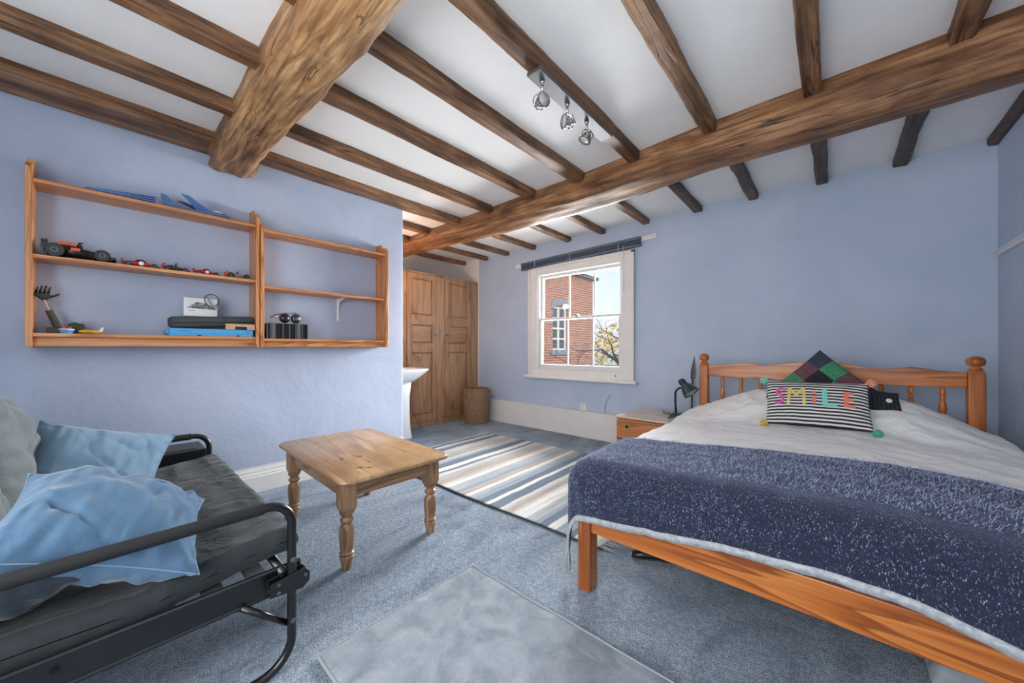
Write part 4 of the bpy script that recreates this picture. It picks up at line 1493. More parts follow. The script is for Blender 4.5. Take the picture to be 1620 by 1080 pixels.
# ------------------------------------------------------------------ bed
bed = thing('bed', 'orange pine double bed frame with turned spindle headboard and ball finials', 'bed', (-0.1, 2.50, 0))
HY = 3.55


def bl(mb):
    return loc(mb, bed)


for sx, x in ((-1, -0.865), (1, 0.648)):
    b = MB()
    hw = 0.035
    prof = [(0.0, 1.0), (0.955, 1.0), (0.975, 0.86), (0.985, 0.62)]
    b.loft([[(x + px * hw * q, HY + py * hw * q, z) for px, py in ((-1, -1), (1, -1), (1, 1), (-1, 1))] for z, q in prof])
    o = bl(b).build('headboard_post', M['bed_z'], bed, bevel=0.005)
    b = MB().lathe([(0.022, 0.980), (0.030, 0.988), (0.030, 0.994), (0.016, 1.000), (0.018, 1.004), (0.034, 1.012), (0.040, 1.028), (0.040, 1.042), (0.034, 1.056), (0.020, 1.066), (0.002, 1.070)], (x, HY, 0), 24)
    bl(b).build('finial', M['bed_z'], o, smooth=True)
tops = [(-0.83, 0.972), (-0.70, 0.974), (-0.63, 0.990), (-0.56, 0.996), (-0.50, 0.988), (-0.43, 0.978), (-0.36, 0.986), (-0.27, 1.004), (-0.17, 1.014), (-0.10, 1.016), (-0.02, 1.014), (0.07, 1.004), (0.16, 0.986), (0.24, 0.976), (0.31, 0.982), (0.38, 0.992), (0.44, 0.986), (0.51, 0.972), (0.613, 0.968)]
xs_ = lin(-0.83, 0.613, 80)
b = MB()
tz = [interp(tops, x)[0] for x in xs_]
bz = [0.872 - 0.006 * math.sin((x + 0.83) / 1.44 * PI) for x in xs_]
rings = [[(x, HY - 0.016, z0), (x, HY - 0.016, z1), (x, HY + 0.016, z1), (x, HY + 0.016, z0)] for x, z1, z0 in zip(xs_, tz, bz)]
b.loft(rings)
bl(b).build('headboard_rail', M['bed_x'], bed, bevel=0.004)
bl(MB().box((-0.83, HY - 0.016, 0.575), (0.613, HY + 0.016, 0.645))).build('headboard_rail', M['bed_x'], bed, bevel=0.004)
sp = [(0.012, 0.0), (0.012, 0.02), (0.016, 0.026), (0.011, 0.034), (0.013, 0.045), (0.018, 0.080), (0.0185, 0.100), (0.014, 0.135), (0.010, 0.150), (0.015, 0.158), (0.010, 0.166), (0.013, 0.180), (0.016, 0.195), (0.011, 0.212), (0.011, 0.235)]
for i in range(10):
    b = MB().lathe(sp, (-0.722 + 0.1375 * i, HY, 0.640), 16)
    bl(b).build('spindle', M['bed_z'], bed, smooth=True)
# foot posts, rails, slats
for x0, x1 in ((-0.897, -0.835), (0.600, 0.665)):
    b = MB().box((x0, 1.475, 0), (x1, 1.548, 0.375))
    o = bl(b).build('foot_post', M['bed_z'], bed, bevel=0.004)
    bo = MB().lathe([(0.011, 0), (0.011, -0.003), (0.006, -0.004), (0.006, -0.002)], ((x0 + x1) / 2 + 0.008, 1.475, 0.335), 14, axis='Y')
    bl(bo).build('bolt_head', M['brass'], o, smooth='auto')
bl(MB().box((-0.835, 1.487, 0.272), (0.600, 1.512, 0.392))).build('foot_rail', M['bed_x'], bed, bevel=0.004)
for x in (-0.880, 0.624):
    bl(MB().box((x, 1.548, 0.272), (x + 0.025, HY - 0.035, 0.392))).build('side_rail', M['bed_y'], bed, bevel=0.004)
bl(MB().box((-0.135, 1.512, 0.285), (-0.085, HY - 0.016, 0.335))).build('centre_rail', M['bed_y'], bed)
bl(MB().box((-0.14, 2.46, 0.0), (-0.08, 2.52, 0.285))).build('centre_leg', M['bed_z'], bed, bevel=0.003)
for i in range(12):
    y = 1.60 + i * 0.16
    bl(MB().box((-0.855, y, 0.335), (0.624, y + 0.07, 0.353))).build('slat', M['bed_x'], bed)


def rbox(x0, x1, y0, y1, z0, z1, r):
    return MB().box((x0, y0, z0), (x1, y1, z1))


mt = thing('mattress', 'white double mattress lying on the bed slats under the covers', 'mattress', (-0.11, 2.50, 0.354))
MB().box((-0.735, -0.97, 0), (0.735, 0.995, 0.19)).build('mattress_body', M['mattress'], mt, bevel=0.05, seg=5, smooth='auto')

BX0, BX1, BY0 = -0.86, 0.655, 1.56   # top plateau edges of the bedding


def bed_top(x, y, wr=1.0):
    z = 0.572 + 0.045 * (1 - ((x + 0.1) / 0.85) ** 2) * (0.6 + 0.4 * min(1, max(0, (y - 1.4) / 0.5)))
    # pillows under the sheet
    px = min(1.0, max(0.0, (0.80 - abs(x + 0.08)) / 0.42))
    px = px * px * (3 - 2 * px) * 0.35 + px * 0.65
    py = min(1.0, max(0.0, (y - 2.80) / 0.40))
    py = py * py * (3 - 2 * py)
    z += 0.150 * px * py + 0.02 * py
    # slope to the head
    z += 0.012 * math.sin(x * 3 + 1) * 0.5
    w1 = N3(x * 1.4, y * 1.0, 3.3, 1.7) * 0.016 + (1 - abs(N3(x * 5 - y * 3, y * 5 + x * 2, 2.0, 2.2)) * 3) * 0.0035
    w2 = (1 - abs(N3(x * 1.2 + 2, y * 2.6, 1.0, 1.9)) * 2) * 0.012
    w3 = (1 - abs(N3(x * 3.0 + y, y * 3.4, 6.0, 2.6)) * 2) * 0.012 * max(0, min(1, (y - 2.0)))
    return z + (w1 + w2 + w3) * wr


def drape(ua, va, x0, x1, y0, r, top, hang=1.0, out=0.0, flut=0.0, y1=None):
    """cloth coordinates -> space, wrapping over left, right and foot edges"""
    dx = 0.0
    dy = 0.0
    cx, cy = ua, va
    if ua < x0:
        dx = ua - x0
        cx = x0
    elif ua > x1:
        dx = ua - x1
        cx = x1
    if va < y0:
        dy = va - y0
        cy = y0
    d = math.hypot(dx, dy)
    z = top(cx, cy)
    if d > 1e-6:
        nx, ny = dx / d, dy / d
        a = min(d / r, PI / 2)
        o = r * math.sin(a)
        dn = r * (1 - math.cos(a)) + max(0.0, d - r * PI / 2)
        f = 1 + flut * math.sin((cx * 2 + cy * 2 + math.atan2(ny, nx) * 2.2) * 3.0) * min(1, dn / 0.2)
        o = o * f + out * min(1, dn / 0.1)
        cx += nx * o
        cy += ny * o
        z -= dn
    return (cx, cy, z)


dv = thing('duvet', 'rumpled white duvet covering the bed up to the headboard', 'duvet', (-0.1, 2.5, 0.55))
b = MB()
UX0, UX1, VY0, VY1 = BX0 - 0.27, BX1 + 0.27, BY0 - 0.16, 3.505


def df(u, v):
    p = drape(UX0 + (UX1 - UX0) * u, VY0 + (VY1 - VY0) * v, BX0, BX1, BY0 + 0.02, 0.085, lambda x, y: bed_top(x, y), flut=0.10)
    return (p[0] + 0.1, p[1] - 2.5, p[2] - 0.55)


b.grid(df, 170, 180)
o = b.build('cover', M['sheet'], dv, smooth=True)
sd_ = o.modifiers.new('solid', 'SOLIDIFY')
sd_.thickness = 0.012
sd_.offset = -1

# navy wool throw
th_ = thing('throw_blanket', 'speckled navy wool throw with pale grey edge over the foot of the bed', 'blanket', (-0.1, 1.8, 0.6))
TU0, TU1 = BX0 - 0.40, BX1 + 0.36


def throw_top(x, y):
    return bed_top(x, max(y, 1.5), 0.5) + 0.018


def tback(u):
    x = TU0 + (TU1 - TU0) * u
    return 2.00 + 0.13 * min(1, max(0, (x + 0.9) / 0.9)) + 0.02 * math.sin(x * 5)


def tfront(u):
    x = TU0 + (TU1 - TU0) * u
    # the hanging edge swings up towards the middle of the foot
    k = interp([(-1.3, 0.285), (-0.9, 0.285), (-0.62, 0.262), (-0.38, 0.243), (-0.03, 0.226), (0.165, 0.232), (0.34, 0.262), (0.7, 0.29)], x)[0]
    return BY0 - k - 0.02


def tf(u, v):
    y0, y1 = tfront(u), tback(u)
    va = y0 + (y1 - y0) * v
    p = drape(TU0 + (TU1 - TU0) * u, va, BX0 - 0.0, BX1, BY0, 0.098, throw_top, out=0.022, flut=0.05)
    return (p[0] + 0.1, p[1] - 1.8, p[2] - 0.6)


b = MB().grid(tf, 230, 110)
o = b.build('woven_wool', M['wool'], th_, smooth=True)
sm = o.modifiers.new('solid', 'SOLIDIFY')
sm.thickness = 0.009
sm.offset = -1
# pale felted edge all round
b = MB()
edge_pts = [tf(1 - i / 160, 0.0) for i in range(161)] + [tf(0, i / 80) for i in range(81)]


def edge_strip(fn, n, wdt):
    rings = []
    for i in range(n + 1):
        p, q = Vector(fn(i / n, 0)), Vector(fn(i / n, 1))
        dr = (p - q).normalized()
        e = p + dr * wdt * (1 + 0.15 * N3(i * 0.3, 0, 0, 1))
        tn = (Vector(fn(min(1, i / n + 0.01), 0)) - Vector(fn(max(0, i / n - 0.01), 0))).normalized()
        nr = dr.cross(tn).normalized() * 0.0062
        rings.append([tuple(q + nr), tuple(e + nr * 0.6), tuple(e - nr * 0.6), tuple(q - nr)])
    return rings


b.loft(edge_strip(lambda t_, s_: tf(t_, 0.0 + 0.012 * s_), 200, 0.018))
b.loft(edge_strip(lambda t_, s_: tf(0.0 + 0.006 * s_, t_), 90, 0.016))
b.build('felted_edge', M['wool_edge'], th_, smooth=True)
# long tassel at the hanging corner
b = MB()
random.seed(3)
cn = Vector(tf(0.0, 0.02))
for i in range(16):
    dx, dy = random.uniform(-0.014, 0.014), random.uniform(-0.012, 0.012)
    b.tube([cn + Vector((dx * 0.4, dy * 0.4, 0.02)), cn + Vector((dx * 0.7, dy, -0.05)), cn + Vector((dx, dy * 1.3, -0.10 - random.uniform(0, 0.03)))], [0.003, 0.0028, 0.0015], 5)
b.build('corner_tassel', M['wool_edge'], th_, smooth=True)['kind'] = 'stuff'
# raised nap, fibres coloured pale to imitate light grazing the top
b = MB()
random.seed(21)
for i in range(24000):
    u = random.random()
    v = random.random() ** 0.6
    p = Vector(tf(u, v))
    if v > 0.97:
        p += Vector((0, random.uniform(-0.01, 0.012), 0))
    L = random.uniform(0.009, 0.020)
    d = Vector((random.uniform(-1, 1), random.uniform(-1, 1), random.uniform(0.1, 0.9))).normalized()
    if v < 0.35:
        d = Vector((random.uniform(-0.5, 0.9), random.uniform(-0.9, -0.2), random.uniform(-1, 0.3))).normalized()
        L *= 0.45
    sdv = d.cross(Vector((0.3, 0.2, 1))).normalized() * 0.0010
    m_ = p + d * L * 0.5 + Vector((random.uniform(-1, 1), random.uniform(-1, 1), 0)) * 0.0015
    b.add([p - sdv, p + sdv, m_ + sdv * 0.8, m_ - sdv * 0.8, p + d * L], [(0, 1, 2, 3), (3, 2, 4)])
b.build('raised_nap', M['wool_fibre'], th_, fix=False)['kind'] = 'stuff'

# striped cushion with letters
u_, v_ = (1.0, 0.07, 0.02), (0.0, 0.52, 0.85)
HXC, HYC = 0.245, 0.150
ct_, surf = cushion('striped_cushion', 'black and white striped cushion with coloured SMILE lettering in the middle of the bed', 'cushion', (-0.088, 2.885, 0.775), u_, v_, HXC, HYC, 0.060, M['stripes'], seed=1.0, wr=0.003, pinch=0.05)


def glyph(polys, u0, v0, w_, h_, mat, lab, th=0.004):
    """letter from quads given in 0..1, laid on the cushion face"""
    mb = MB()
    for q in polys:
        n = 8
        def P(s_, t_):
            a = Vector(q[0]).lerp(Vector(q[1]), s_)
            c = Vector(q[3]).lerp(Vector(q[2]), s_)
            p = a.lerp(c, t_)
            return surf(u0 + p.x * w_, v0 + p.y * h_, 1)
        vs, k = [], len(mb.v)
        for j in range(n + 1):
            for i in range(n + 1):
                vs.append(P(i / n, j / n) + Vector((0, 0, th)))
        base = [p - Vector((0, 0, th * 1.5)) for p in vs]
        m_ = n + 1
        fs = [(j * m_ + i, j * m_ + i + 1, (j + 1) * m_ + i + 1, (j + 1) * m_ + i) for j in range(n) for i in range(n)]
        mm = len(vs)
        for i in range(n):
            fs += [(i + 1, i, mm + i, mm + i + 1), (n * m_ + i, n * m_ + i + 1, mm + n * m_ + i + 1, mm + n * m_ + i)]
            fs += [(i * m_, (i + 1) * m_, mm + (i + 1) * m_, mm + i * m_), ((i + 1) * m_ + n, i * m_ + n, mm + i * m_ + n, mm + (i + 1) * m_ + n)]
        mb.add(vs + base, fs)
    mb.build('letter', mat, ct_, fix=False, label=lab)


def stroke(pts, wd_):
    out = []
    for a, b_ in zip(pts, pts[1:]):
        A, B = Vector(a), Vector(b_)
        d = (B - A).normalized()
        n_ = Vector((-d.y, d.x)) * wd_ / 2
        A2, B2 = A - d * wd_ * 0.3, B + d * wd_ * 0.3
        out.append([A2 - n_, B2 - n_, B2 + n_, A2 + n_])
    return out


LM = M['letters']
V0, VH = 0.40, 0.34
glyph(stroke([(0.92, 0.92), (0.62, 1.0), (0.25, 0.88), (0.22, 0.68), (0.55, 0.56), (0.78, 0.40), (0.72, 0.14), (0.42, 0.02), (0.08, 0.06)], 0.20), 0.085, V0 + 0.02, 0.125, VH, LM[0], 'pink letter S')
glyph(stroke([(0.10, 0.0), (0.16, 1.0)], 0.15) + stroke([(0.86, 0.0), (0.86, 1.0)], 0.15) + stroke([(0.18, 0.96), (0.50, 0.58), (0.84, 0.96)], 0.15), 0.215, V0, 0.205, VH * 1.08, LM[1], 'yellow letter M')
glyph([[(0.3, 0.0), (0.72, 0.0), (0.72, 0.62), (0.3, 0.62)], [(0.22, 0.76), (0.8, 0.76), (0.8, 1.0), (0.22, 1.0)]], 0.455, V0 + 0.02, 0.065, VH * 0.85, LM[2], 'coral letter i')
glyph([[(0.1, 0.0), (0.42, 0.0), (0.42, 1.0), (0.1, 1.0)], [(0.1, 0.0), (1.0, 0.0), (0.98, 0.20), (0.1, 0.20)]], 0.550, V0 - 0.02, 0.150, VH * 1.08, LM[3], 'mint letter L')
glyph([[(0.15, 0.0), (0.48, 0.0), (0.48, 1.0), (0.15, 1.0)], [(0.3, 0.0), (0.95, 0.0), (0.98, 0.17), (0.3, 0.17)], [(0.3, 0.44), (0.85, 0.44), (0.85, 0.58), (0.3, 0.58)], [(0.3, 0.84), (0.95, 0.84), (0.95, 1.0), (0.3, 1.0)]], 0.745, V0, 0.120, VH * 0.95, LM[4], 'orange letter E')
for (cx, cy, k) in ((-1, -1, 'mustard'), (1, -1, 'teal'), (-1, 1, 'mint'), (1, 1, 'peach')):
    b = MB()
    random.seed(int(cx * 3 + cy * 7 + 20))
    c = Vector((cx * (HXC + 0.012), cy * (HYC + 0.004), 0))
    b.sphere(c, 0.014, 10)
    for i in range(70):
        d = Vector((random.gauss(0, 1), random.gauss(0, 1), random.gauss(0, 1))).normalized()
        b.tube([c + d * 0.008, c + d * 0.024], [0.0035, 0.0028], 4)
    b.build('pompom', M['pompom'][k], ct_, label='%s pompom' % k, fix=False)


# diamond patchwork cushion
def patch(u, v):
    i, j = min(3, int(u * 3.999)), min(3, int(v * 3.999))
    return ((0, 1, 2, 4), (2, 0, 1, 3), (4, 2, 4, 1), (2, 1, 3, 0))[j][i]


cushion('patchwork_cushion', 'dotted navy, green and red patchwork cushion standing on its corner at the headboard', 'cushion', (-0.072, 3.235, 0.800), (0.70, 0.12, 0.72), (-0.70, 0.30, 0.68), 0.225, 0.225, 0.055, M['patch'], seed=4.0, wr=0.004, pinch=0.06, fn_mat=patch)
# dark cushion lying behind, its ends showing left and right
t, sf_ = cushion('dotted_cushion', 'flat dark dotted cushion with pale buttons poking out behind the striped cushion', 'cushion', (-0.030, 3.10, 0.810), (1.0, 0.1, -0.05), (0.0, 0.70, 0.60), 0.325, 0.078, 0.035, M['patch'][4], seed=6.0, wr=0.004, pinch=0.02)
MB().lathe([(0.014, 0.028), (0.014, 0.034), (0.010, 0.036)], (0.27, -0.02, 0), 14).build('button', M['plastic_white'], t)

# ------------------------------------------------------------------ under the bed
pb = thing('storage_bag', 'crumpled translucent plastic bag lying under the foot of the bed at right', 'bag', (0.40, 2.02, 0.0))
b = MB()
b.grid(lambda u, v: (-0.16 + 0.42 * u, -0.22 + 0.5 * v, 0.010 + 0.14 * (math.sin(PI * u) * math.sin(PI * v)) ** 0.6 + 0.02 * abs(N3(u * 3, v * 3, 2, 2)) + 0.012 * N3(u * 9, v * 9, 0, 1)), 44, 44)
b.build('bag_film', plain('milky_plastic_film', S(172, 180, 188), 0.25, var=0.15, scale=9, bstr=0.4), pb, smooth=True)
ub = thing('flat_shoe', 'small dark shoe lying on the carpet beneath the bed rail', 'shoe', (-0.72, 1.955, 0.0), R(-60))
b = MB()
rg_ = []
for y, w_, h_ in ((-0.115, 0.012, 0.014), (-0.10, 0.028, 0.026), (-0.05, 0.032, 0.040), (0.0, 0.030, 0.036), (0.05, 0.036, 0.028), (0.09, 0.034, 0.022), (0.115, 0.018, 0.014)):
    rg_.append([(w_ * math.cos(a), y, 0.006 + max(0, math.sin(a)) * h_) for a in [2 * PI * k / 18 for k in range(18)]])
b.loft(rg_)
b.build('upper', M['plastic_black'], ub, smooth=True)
b = MB()
b.loft([[(p[0] * 1.08, p[1] * 1.03, 0.0) for p in [(0.012, -0.115), (0.028, -0.10), (0.032, -0.05), (0.030, 0.0), (0.036, 0.05), (0.034, 0.09), (0.016, 0.115), (-0.016, 0.115), (-0.034, 0.09), (-0.036, 0.05), (-0.030, 0.0), (-0.032, -0.05), (-0.028, -0.10), (-0.012, -0.115)]],
        [(p[0] * 1.08, p[1] * 1.03, 0.009) for p in [(0.012, -0.115), (0.028, -0.10), (0.032, -0.05), (0.030, 0.0), (0.036, 0.05), (0.034, 0.09), (0.016, 0.115), (-0.016, 0.115), (-0.034, 0.09), (-0.036, 0.05), (-0.030, 0.0), (-0.032, -0.05), (-0.028, -0.10), (-0.012, -0.115)]]])
b.build('sole', M['plastic_dark'], ub)

# ------------------------------------------------------------------ nightstand + lamp
ns = thing('nightstand', 'low teak nightstand with painted pale glare on top between the window and the bed', 'nightstand', (-1.265, 3.62, 0.013))
MB().box((-0.315, -0.31, 0.0), (-0.297, 0.26, 0.435)).build('side_panel', M['night'], ns, bevel=0.002)
MB().box((0.297, -0.31, 0.0), (0.315, 0.26, 0.435)).build('side_panel', M['night'], ns, bevel=0.002)
MB().box((-0.322, -0.325, 0.435), (0.322, 0.27, 0.455)).build('top', M['night_top'], ns, bevel=0.003)
MB().box((-0.297, 0.245, 0.03), (0.297, 0.26, 0.435)).box((-0.297, -0.28, 0.03), (0.297, 0.25, 0.045)).box((-0.297, -0.29, 0.0), (0.297, -0.275, 0.05)).build('back_panel', M['night'], ns)
for z0, z1 in ((0.245, 0.428), (0.055, 0.235)):
    d = MB().box((-0.292, -0.322, z0), (0.292, -0.302, z1)).box((-0.28, -0.302, z0 + 0.01), (0.28, 0.20, z0 + 0.02)).build('drawer', M['night'], ns, bevel=0.002)
    zc = z0 + 0.115 if z0 > 0.2 else z0 + 0.10
    MB().box((-0.235, -0.325, zc - 0.027), (-0.177, -0.321, zc + 0.027)).build('handle_plate', M['brass'], d, bevel=0.001)
    MB().box((-0.222, -0.3265, zc - 0.014), (-0.190, -0.3245, zc + 0.014)).build('handle_recess', M['plastic_black'], d)

dl = thing('desk_lamp', 'dark teal gooseneck desk lamp standing on the nightstand', 'lamp', (-1.075, 3.56, 0.468), R(8))
b = MB()
b.loft([[(x, y, z) for x, y, z in rrect(hx, hy, 0.02, z)] for hx, hy, z in ((0.092, 0.085, 0.0), (0.092, 0.085, 0.014), (0.070, 0.062, 0.042), (0.055, 0.048, 0.050))])
b.build('base', M['teal_enamel'], dl, smooth='auto')
pts = [(-0.035, 0.02, 0.045), (-0.040, 0.018, 0.14), (-0.040, 0.012, 0.215)] + [(-0.040 + 0.085 * (1 - math.cos(a)), 0.010 - 0.012 * a, 0.215 + 0.075 * math.sin(a)) for a in [R(15 * i) for i in range(1, 7)]]
MB().tube(pts, 0.0095, 12).build('gooseneck', M['plastic_black'], dl, smooth=True)
d = Vector((0.62, -0.22, -0.72)).normalized()
hm = d.to_track_quat('Z', 'Y').to_matrix().to_4x4()
hm.translation = Vector((0.032, -0.008, 0.325))
b = MB().lathe([(0.001, -0.045), (0.022, -0.042), (0.030, -0.030), (0.031, 0.010), (0.036, 0.022), (0.052, 0.045), (0.066, 0.080), (0.074, 0.115), (0.071, 0.115), (0.062, 0.080), (0.045, 0.045), (0.001, 0.03)], (0, 0, 0), 32)
b.xf(hm)
hd = b.build('shade', M['teal_enamel'], dl, smooth='auto')
b = MB().lathe([(0.0705, 0.112), (0.061, 0.080), (0.044, 0.046), (0.001, 0.036)], (0, 0, 0), 32, cap=False)
b.xf(hm)
b.build('reflector', M['lamp_white'], hd, smooth=True)
b = MB()
for i in range(4):
    b.lathe([(0.032, -0.028 + i * 0.009), (0.0335, -0.026 + i * 0.009), (0.032, -0.024 + i * 0.009)], (0, 0, 0), 24)
b.xf(hm)
b.build('cooling_ridges', M['teal_enamel'], hd, smooth=True)
MB().tube([(-0.08, 0.05, 0.02), (-0.15, 0.08, 0.012), (-0.17, 0.12, 0.03), (-0.11, 0.16, 0.008), (-0.02, 0.2, 0.008)], 0.0035, 8).build('flex', M['plastic_black'], dl, smooth=True)

# spear leaning against the wall behind the bed
spr = thing('spear', 'old iron spear with long leaf blade leaning on the wall behind the lamp', 'spear', (-1.04, 3.925, 0.0))
b = MB()
b.loft([[(0, -0.004 + 0.10, 0.80), (0.020, 0.10, 0.80), (0, 0.104, 0.80), (-0.020, 0.10, 0.80)], [(0, 0.108, 0.87), (0.023, 0.112, 0.87), (0, 0.116, 0.87), (-0.023, 0.112, 0.87)], [(0, 0.143, 1.03), (0.002, 0.145, 1.03), (0, 0.147, 1.03), (-0.002, 0.145, 1.03)]])
b.v = [(x * 1.0 - 0.05 + (z - 0.8) * 0.02, y, z) for x, y, z in b.v]
b.build('blade', M['iron'], spr)
MB().tube([(-0.050, 0.0, 0.0), (-0.050, 0.05, 0.4), (-0.050, 0.098, 0.81)], [0.010, 0.0095, 0.009], 10).build('shaft', M['iron'], spr, smooth=True)

# ------------------------------------------------------------------ spotlight bar
sl_ = thing('spotlight_bar', 'chrome bar with three small spotlights fixed under a ceiling joist', 'lamp', (-1.11, 1.80, 2.497))
MB().box((-0.042, -0.39, -0.022), (0.042, 0.38, 0.0)).build('mounting_bar', M['brushed'], sl_, bevel=0.003)
aims = ((0.94, -0.25, -0.15), (-0.45, -0.75, -0.12), (-0.30, -0.30, -0.85))
for (y, aim) in zip((-0.315, -0.085, 0.125), aims):
    hd_c = Vector((-0.005, y, -0.118))
    a = Vector(aim).normalized()
    MB().tube([(0.0, y, -0.022), (0.0, y, -0.075)], 0.0065, 10).lathe([(0.014, -0.022), (0.012, -0.032), (0.007, -0.036)], (0, y, 0), 14).build('stem', M['chrome'], sl_, smooth=True)
    hm = a.to_track_quat('Z', 'Y').to_matrix().to_4x4()
    hm.translation = hd_c
    h = MB().lathe([(0.006, -0.055), (0.012, -0.05), (0.013, -0.03), (0.024, -0.020), (0.026, 0.0), (0.026, 0.006)], (0, 0, 0), 20)
    h.xf(hm)
    ho = h.build('spot_head', M['chrome'], sl_, smooth='auto')
    h = MB().lathe([(0.032, 0.012), (0.038, 0.012), (0.038, 0.020), (0.032, 0.020), (0.032, 0.012)], (0, 0, 0), 28, cap=False)
    h.lathe([(0.033, -0.028), (0.037, -0.028), (0.037, -0.023), (0.033, -0.023), (0.033, -0.028)], (0, 0, 0), 28, cap=False)
    for k in range(3):
        an = 2 * PI * k / 3
        h.tube([(0.035 * math.cos(an), 0.035 * math.sin(an), -0.026), (0.035 * math.cos(an), 0.035 * math.sin(an), 0.014)], 0.0022, 6)
    h.xf(hm)
    h.build('ring_cage', M['chrome'], ho, smooth='auto')
    h = MB().lathe([(0.001, 0.010), (0.025, 0.012), (0.0315, 0.016), (0.0315, 0.018), (0.001, 0.019)], (0, 0, 0), 24)
    h.xf(hm)
    h.build('lamp_face', M['bulb'], ho, smooth=True)

# ------------------------------------------------------------------ black box behind the sofa arm
bb = thing('subwoofer', 'black box speaker between the far sofa arm and the wall', 'speaker', (-3.15, 0.30, 0.0))
MB().box((-0.15, -0.16, 0.02), (0.13, 0.145, 0.475)).build('cabinet', M['plastic_black'], bb, bevel=0.006)
MB().box((-0.11, -0.12, 0.474), (0.09, 0.105, 0.479)).build('top_inset', M['plastic_dark'], bb, bevel=0.002)
MB().box((-0.13, -0.14, 0.0), (-0.09, -0.10, 0.02)).box((0.07, -0.14, 0.0), (0.11, -0.10, 0.02)).box((-0.13, 0.085, 0.0), (-0.09, 0.125, 0.02)).box((0.07, 0.085, 0.0), (0.11, 0.125, 0.02)).build('foot', M['plastic_dark'], bb)

# ------------------------------------------------------------------ sofa
SXN, SXF = -1.42, -2.90      # near and far end frames
sf = thing('metal_frame_sofa', 'black tubular metal framed sofa with thin charcoal seat pad', 'sofa', (-2.16, -0.05, 0))
S0 = Vector((-2.16, -0.05, 0))


def sp_(mb, name, mat, parent=None, **k):
    mb.v = [(p[0] - S0.x, p[1] - S0.y, p[2] - S0.z) for p in mb.v]
    return mb.build(name, mat, parent or sf, **k)


def arc(cx, cz, r, a0, a1, n, x):
    return [(x, cx + r * math.cos(R(a0 + (a1 - a0) * i / n)), cz + r * math.sin(R(a0 + (a1 - a0) * i / n))) for i in range(n + 1)]


for x, sg in ((SXN, 1), (SXF, -1)):
    yf, zt, yb_ = 0.44, 0.585, -0.70
    path = [(x, yb_, zt)] + [(x, 0.2, zt)] + arc(yf - 0.075, zt - 0.075, 0.075, 90, 0, 8, x) + [(x, yf, 0.35)] + arc(yf - 0.10, 0.016 + 0.10, 0.10, 0, -90, 8, x) + [(x, -0.2, 0.016), (x, yb_, 0.016)]
    fo = sp_(MB().tube(path, 0.0145, 14), 'end_frame', M['black_metal'], smooth=True)
    sp_(MB().tube([(x, yb_, zt), (x, 0.355, zt)], 0.0185, 14), 'arm_sleeve', M['foam'], fo, smooth='auto')
    b = MB().tube([(x, yb_, 0.016), (x, yb_, 0.30), (x, yb_ - 0.06, 0.80)], 0.0145, 12)
    sp_(b, 'back_upright', M['black_metal'], smooth=True)
    xo = x + sg * 0.0
    # pressed steel side rail with rolled edges
    b = MB().box((x - 0.030 * sg - 0.004, yb_, 0.275), (x - 0.030 * sg + 0.004, 0.475, 0.352))
    b.tube([(x - 0.030 * sg, yb_, 0.352), (x - 0.030 * sg, 0.475, 0.352)], 0.008, 8).tube([(x - 0.030 * sg, yb_, 0.272), (x - 0.030 * sg, 0.475, 0.272)], 0.008, 8)
    ro = sp_(b, 'side_rail', M['black_metal'], smooth='auto')
    b = MB().prism([(0.37, 0.285), (0.47, 0.275), (0.492, 0.295), (0.492, 0.325), (0.475, 0.345), (0.37, 0.330)], 'X', x + 0.014 * sg, x + 0.020 * sg)
    b.prism([(0.37, 0.285), (0.47, 0.275), (0.492, 0.295), (0.492, 0.325), (0.475, 0.345), (0.37, 0.330)], 'X', x - 0.022 * sg, x - 0.016 * sg)
    sp_(b, 'hinge_plate', M['black_metal'], ro, bevel=0.002)
    for (yy, zz) in ((0.395, 0.320), (0.395, 0.293), (0.478, 0.318), (0.44, 0.385), (0.44, 0.175), (-0.08, 0.30)):
        q = MB().lathe([(0.009, 0.0), (0.009, 0.004), (0.005, 0.006), (0.001, 0.006)], (0, 0, 0), 12, axis='X')
        q.v = [(x + sg * (0.0145 + p[0]), yy + p[1], zz + p[2]) for p in q.v]
        sp_(q, 'bolt', M['bolt'], ro, smooth='auto')
    sp_(MB().tube([(x - 0.02 * sg, 0.30, 0.275), (x - 0.01 * sg, 0.43, 0.16)], 0.011, 10), 'brace', M['black_metal'], smooth=True)
sp_(MB().tube([(SXN, 0.415, 0.345), (SXF, 0.415, 0.345)], 0.014, 12), 'front_rail', M['black_metal'], smooth=True)
sp_(MB().tube([(SXN, -0.68, 0.335), (SXF, -0.68, 0.335)], 0.014, 12), 'rear_rail', M['black_metal'], smooth=True)
sp_(MB().tube([(SXN, -0.755, 0.78), (SXF, -0.755, 0.78)], 0.014, 12), 'back_rail', M['black_metal'], smooth=True)
for i in range(9):
    y = -0.60 + i * 0.115
    sp_(MB().box((SXF + 0.035, y, 0.338), (SXN - 0.035, y + 0.055, 0.348)), 'slat', M['charcoal'], bevel=0.002)


def seat_z(x, y):
    z = 0.438 - 0.030 * math.sin(PI * min(1, max(0, (y + 0.5) / 0.95))) * (0.6 + 0.4 * math.sin(PI * (x + 2.87) / 1.42))
    z += 0.030 * min(1, max(0, (y - 0.05) / 0.35)) + 0.004 * N3(x * 1.2, y * 4, 0, 2) + (1 - abs(N3(x * 0.8 + y * 1.5, y * 4.5, 2.0, 1.7)) * 2) * 0.006
    return z


b = MB()
n1, n2 = 90, 60


def seat(u, v):
    x = -2.865 + 1.40 * u
    y = -0.62 + 1.095 * v
    return (x, y, seat_z(x, y))


rings = []
SRX, SRY, SRT = 0.70, 0.5475, 0.044
for j in range(-1, 8):
    pass


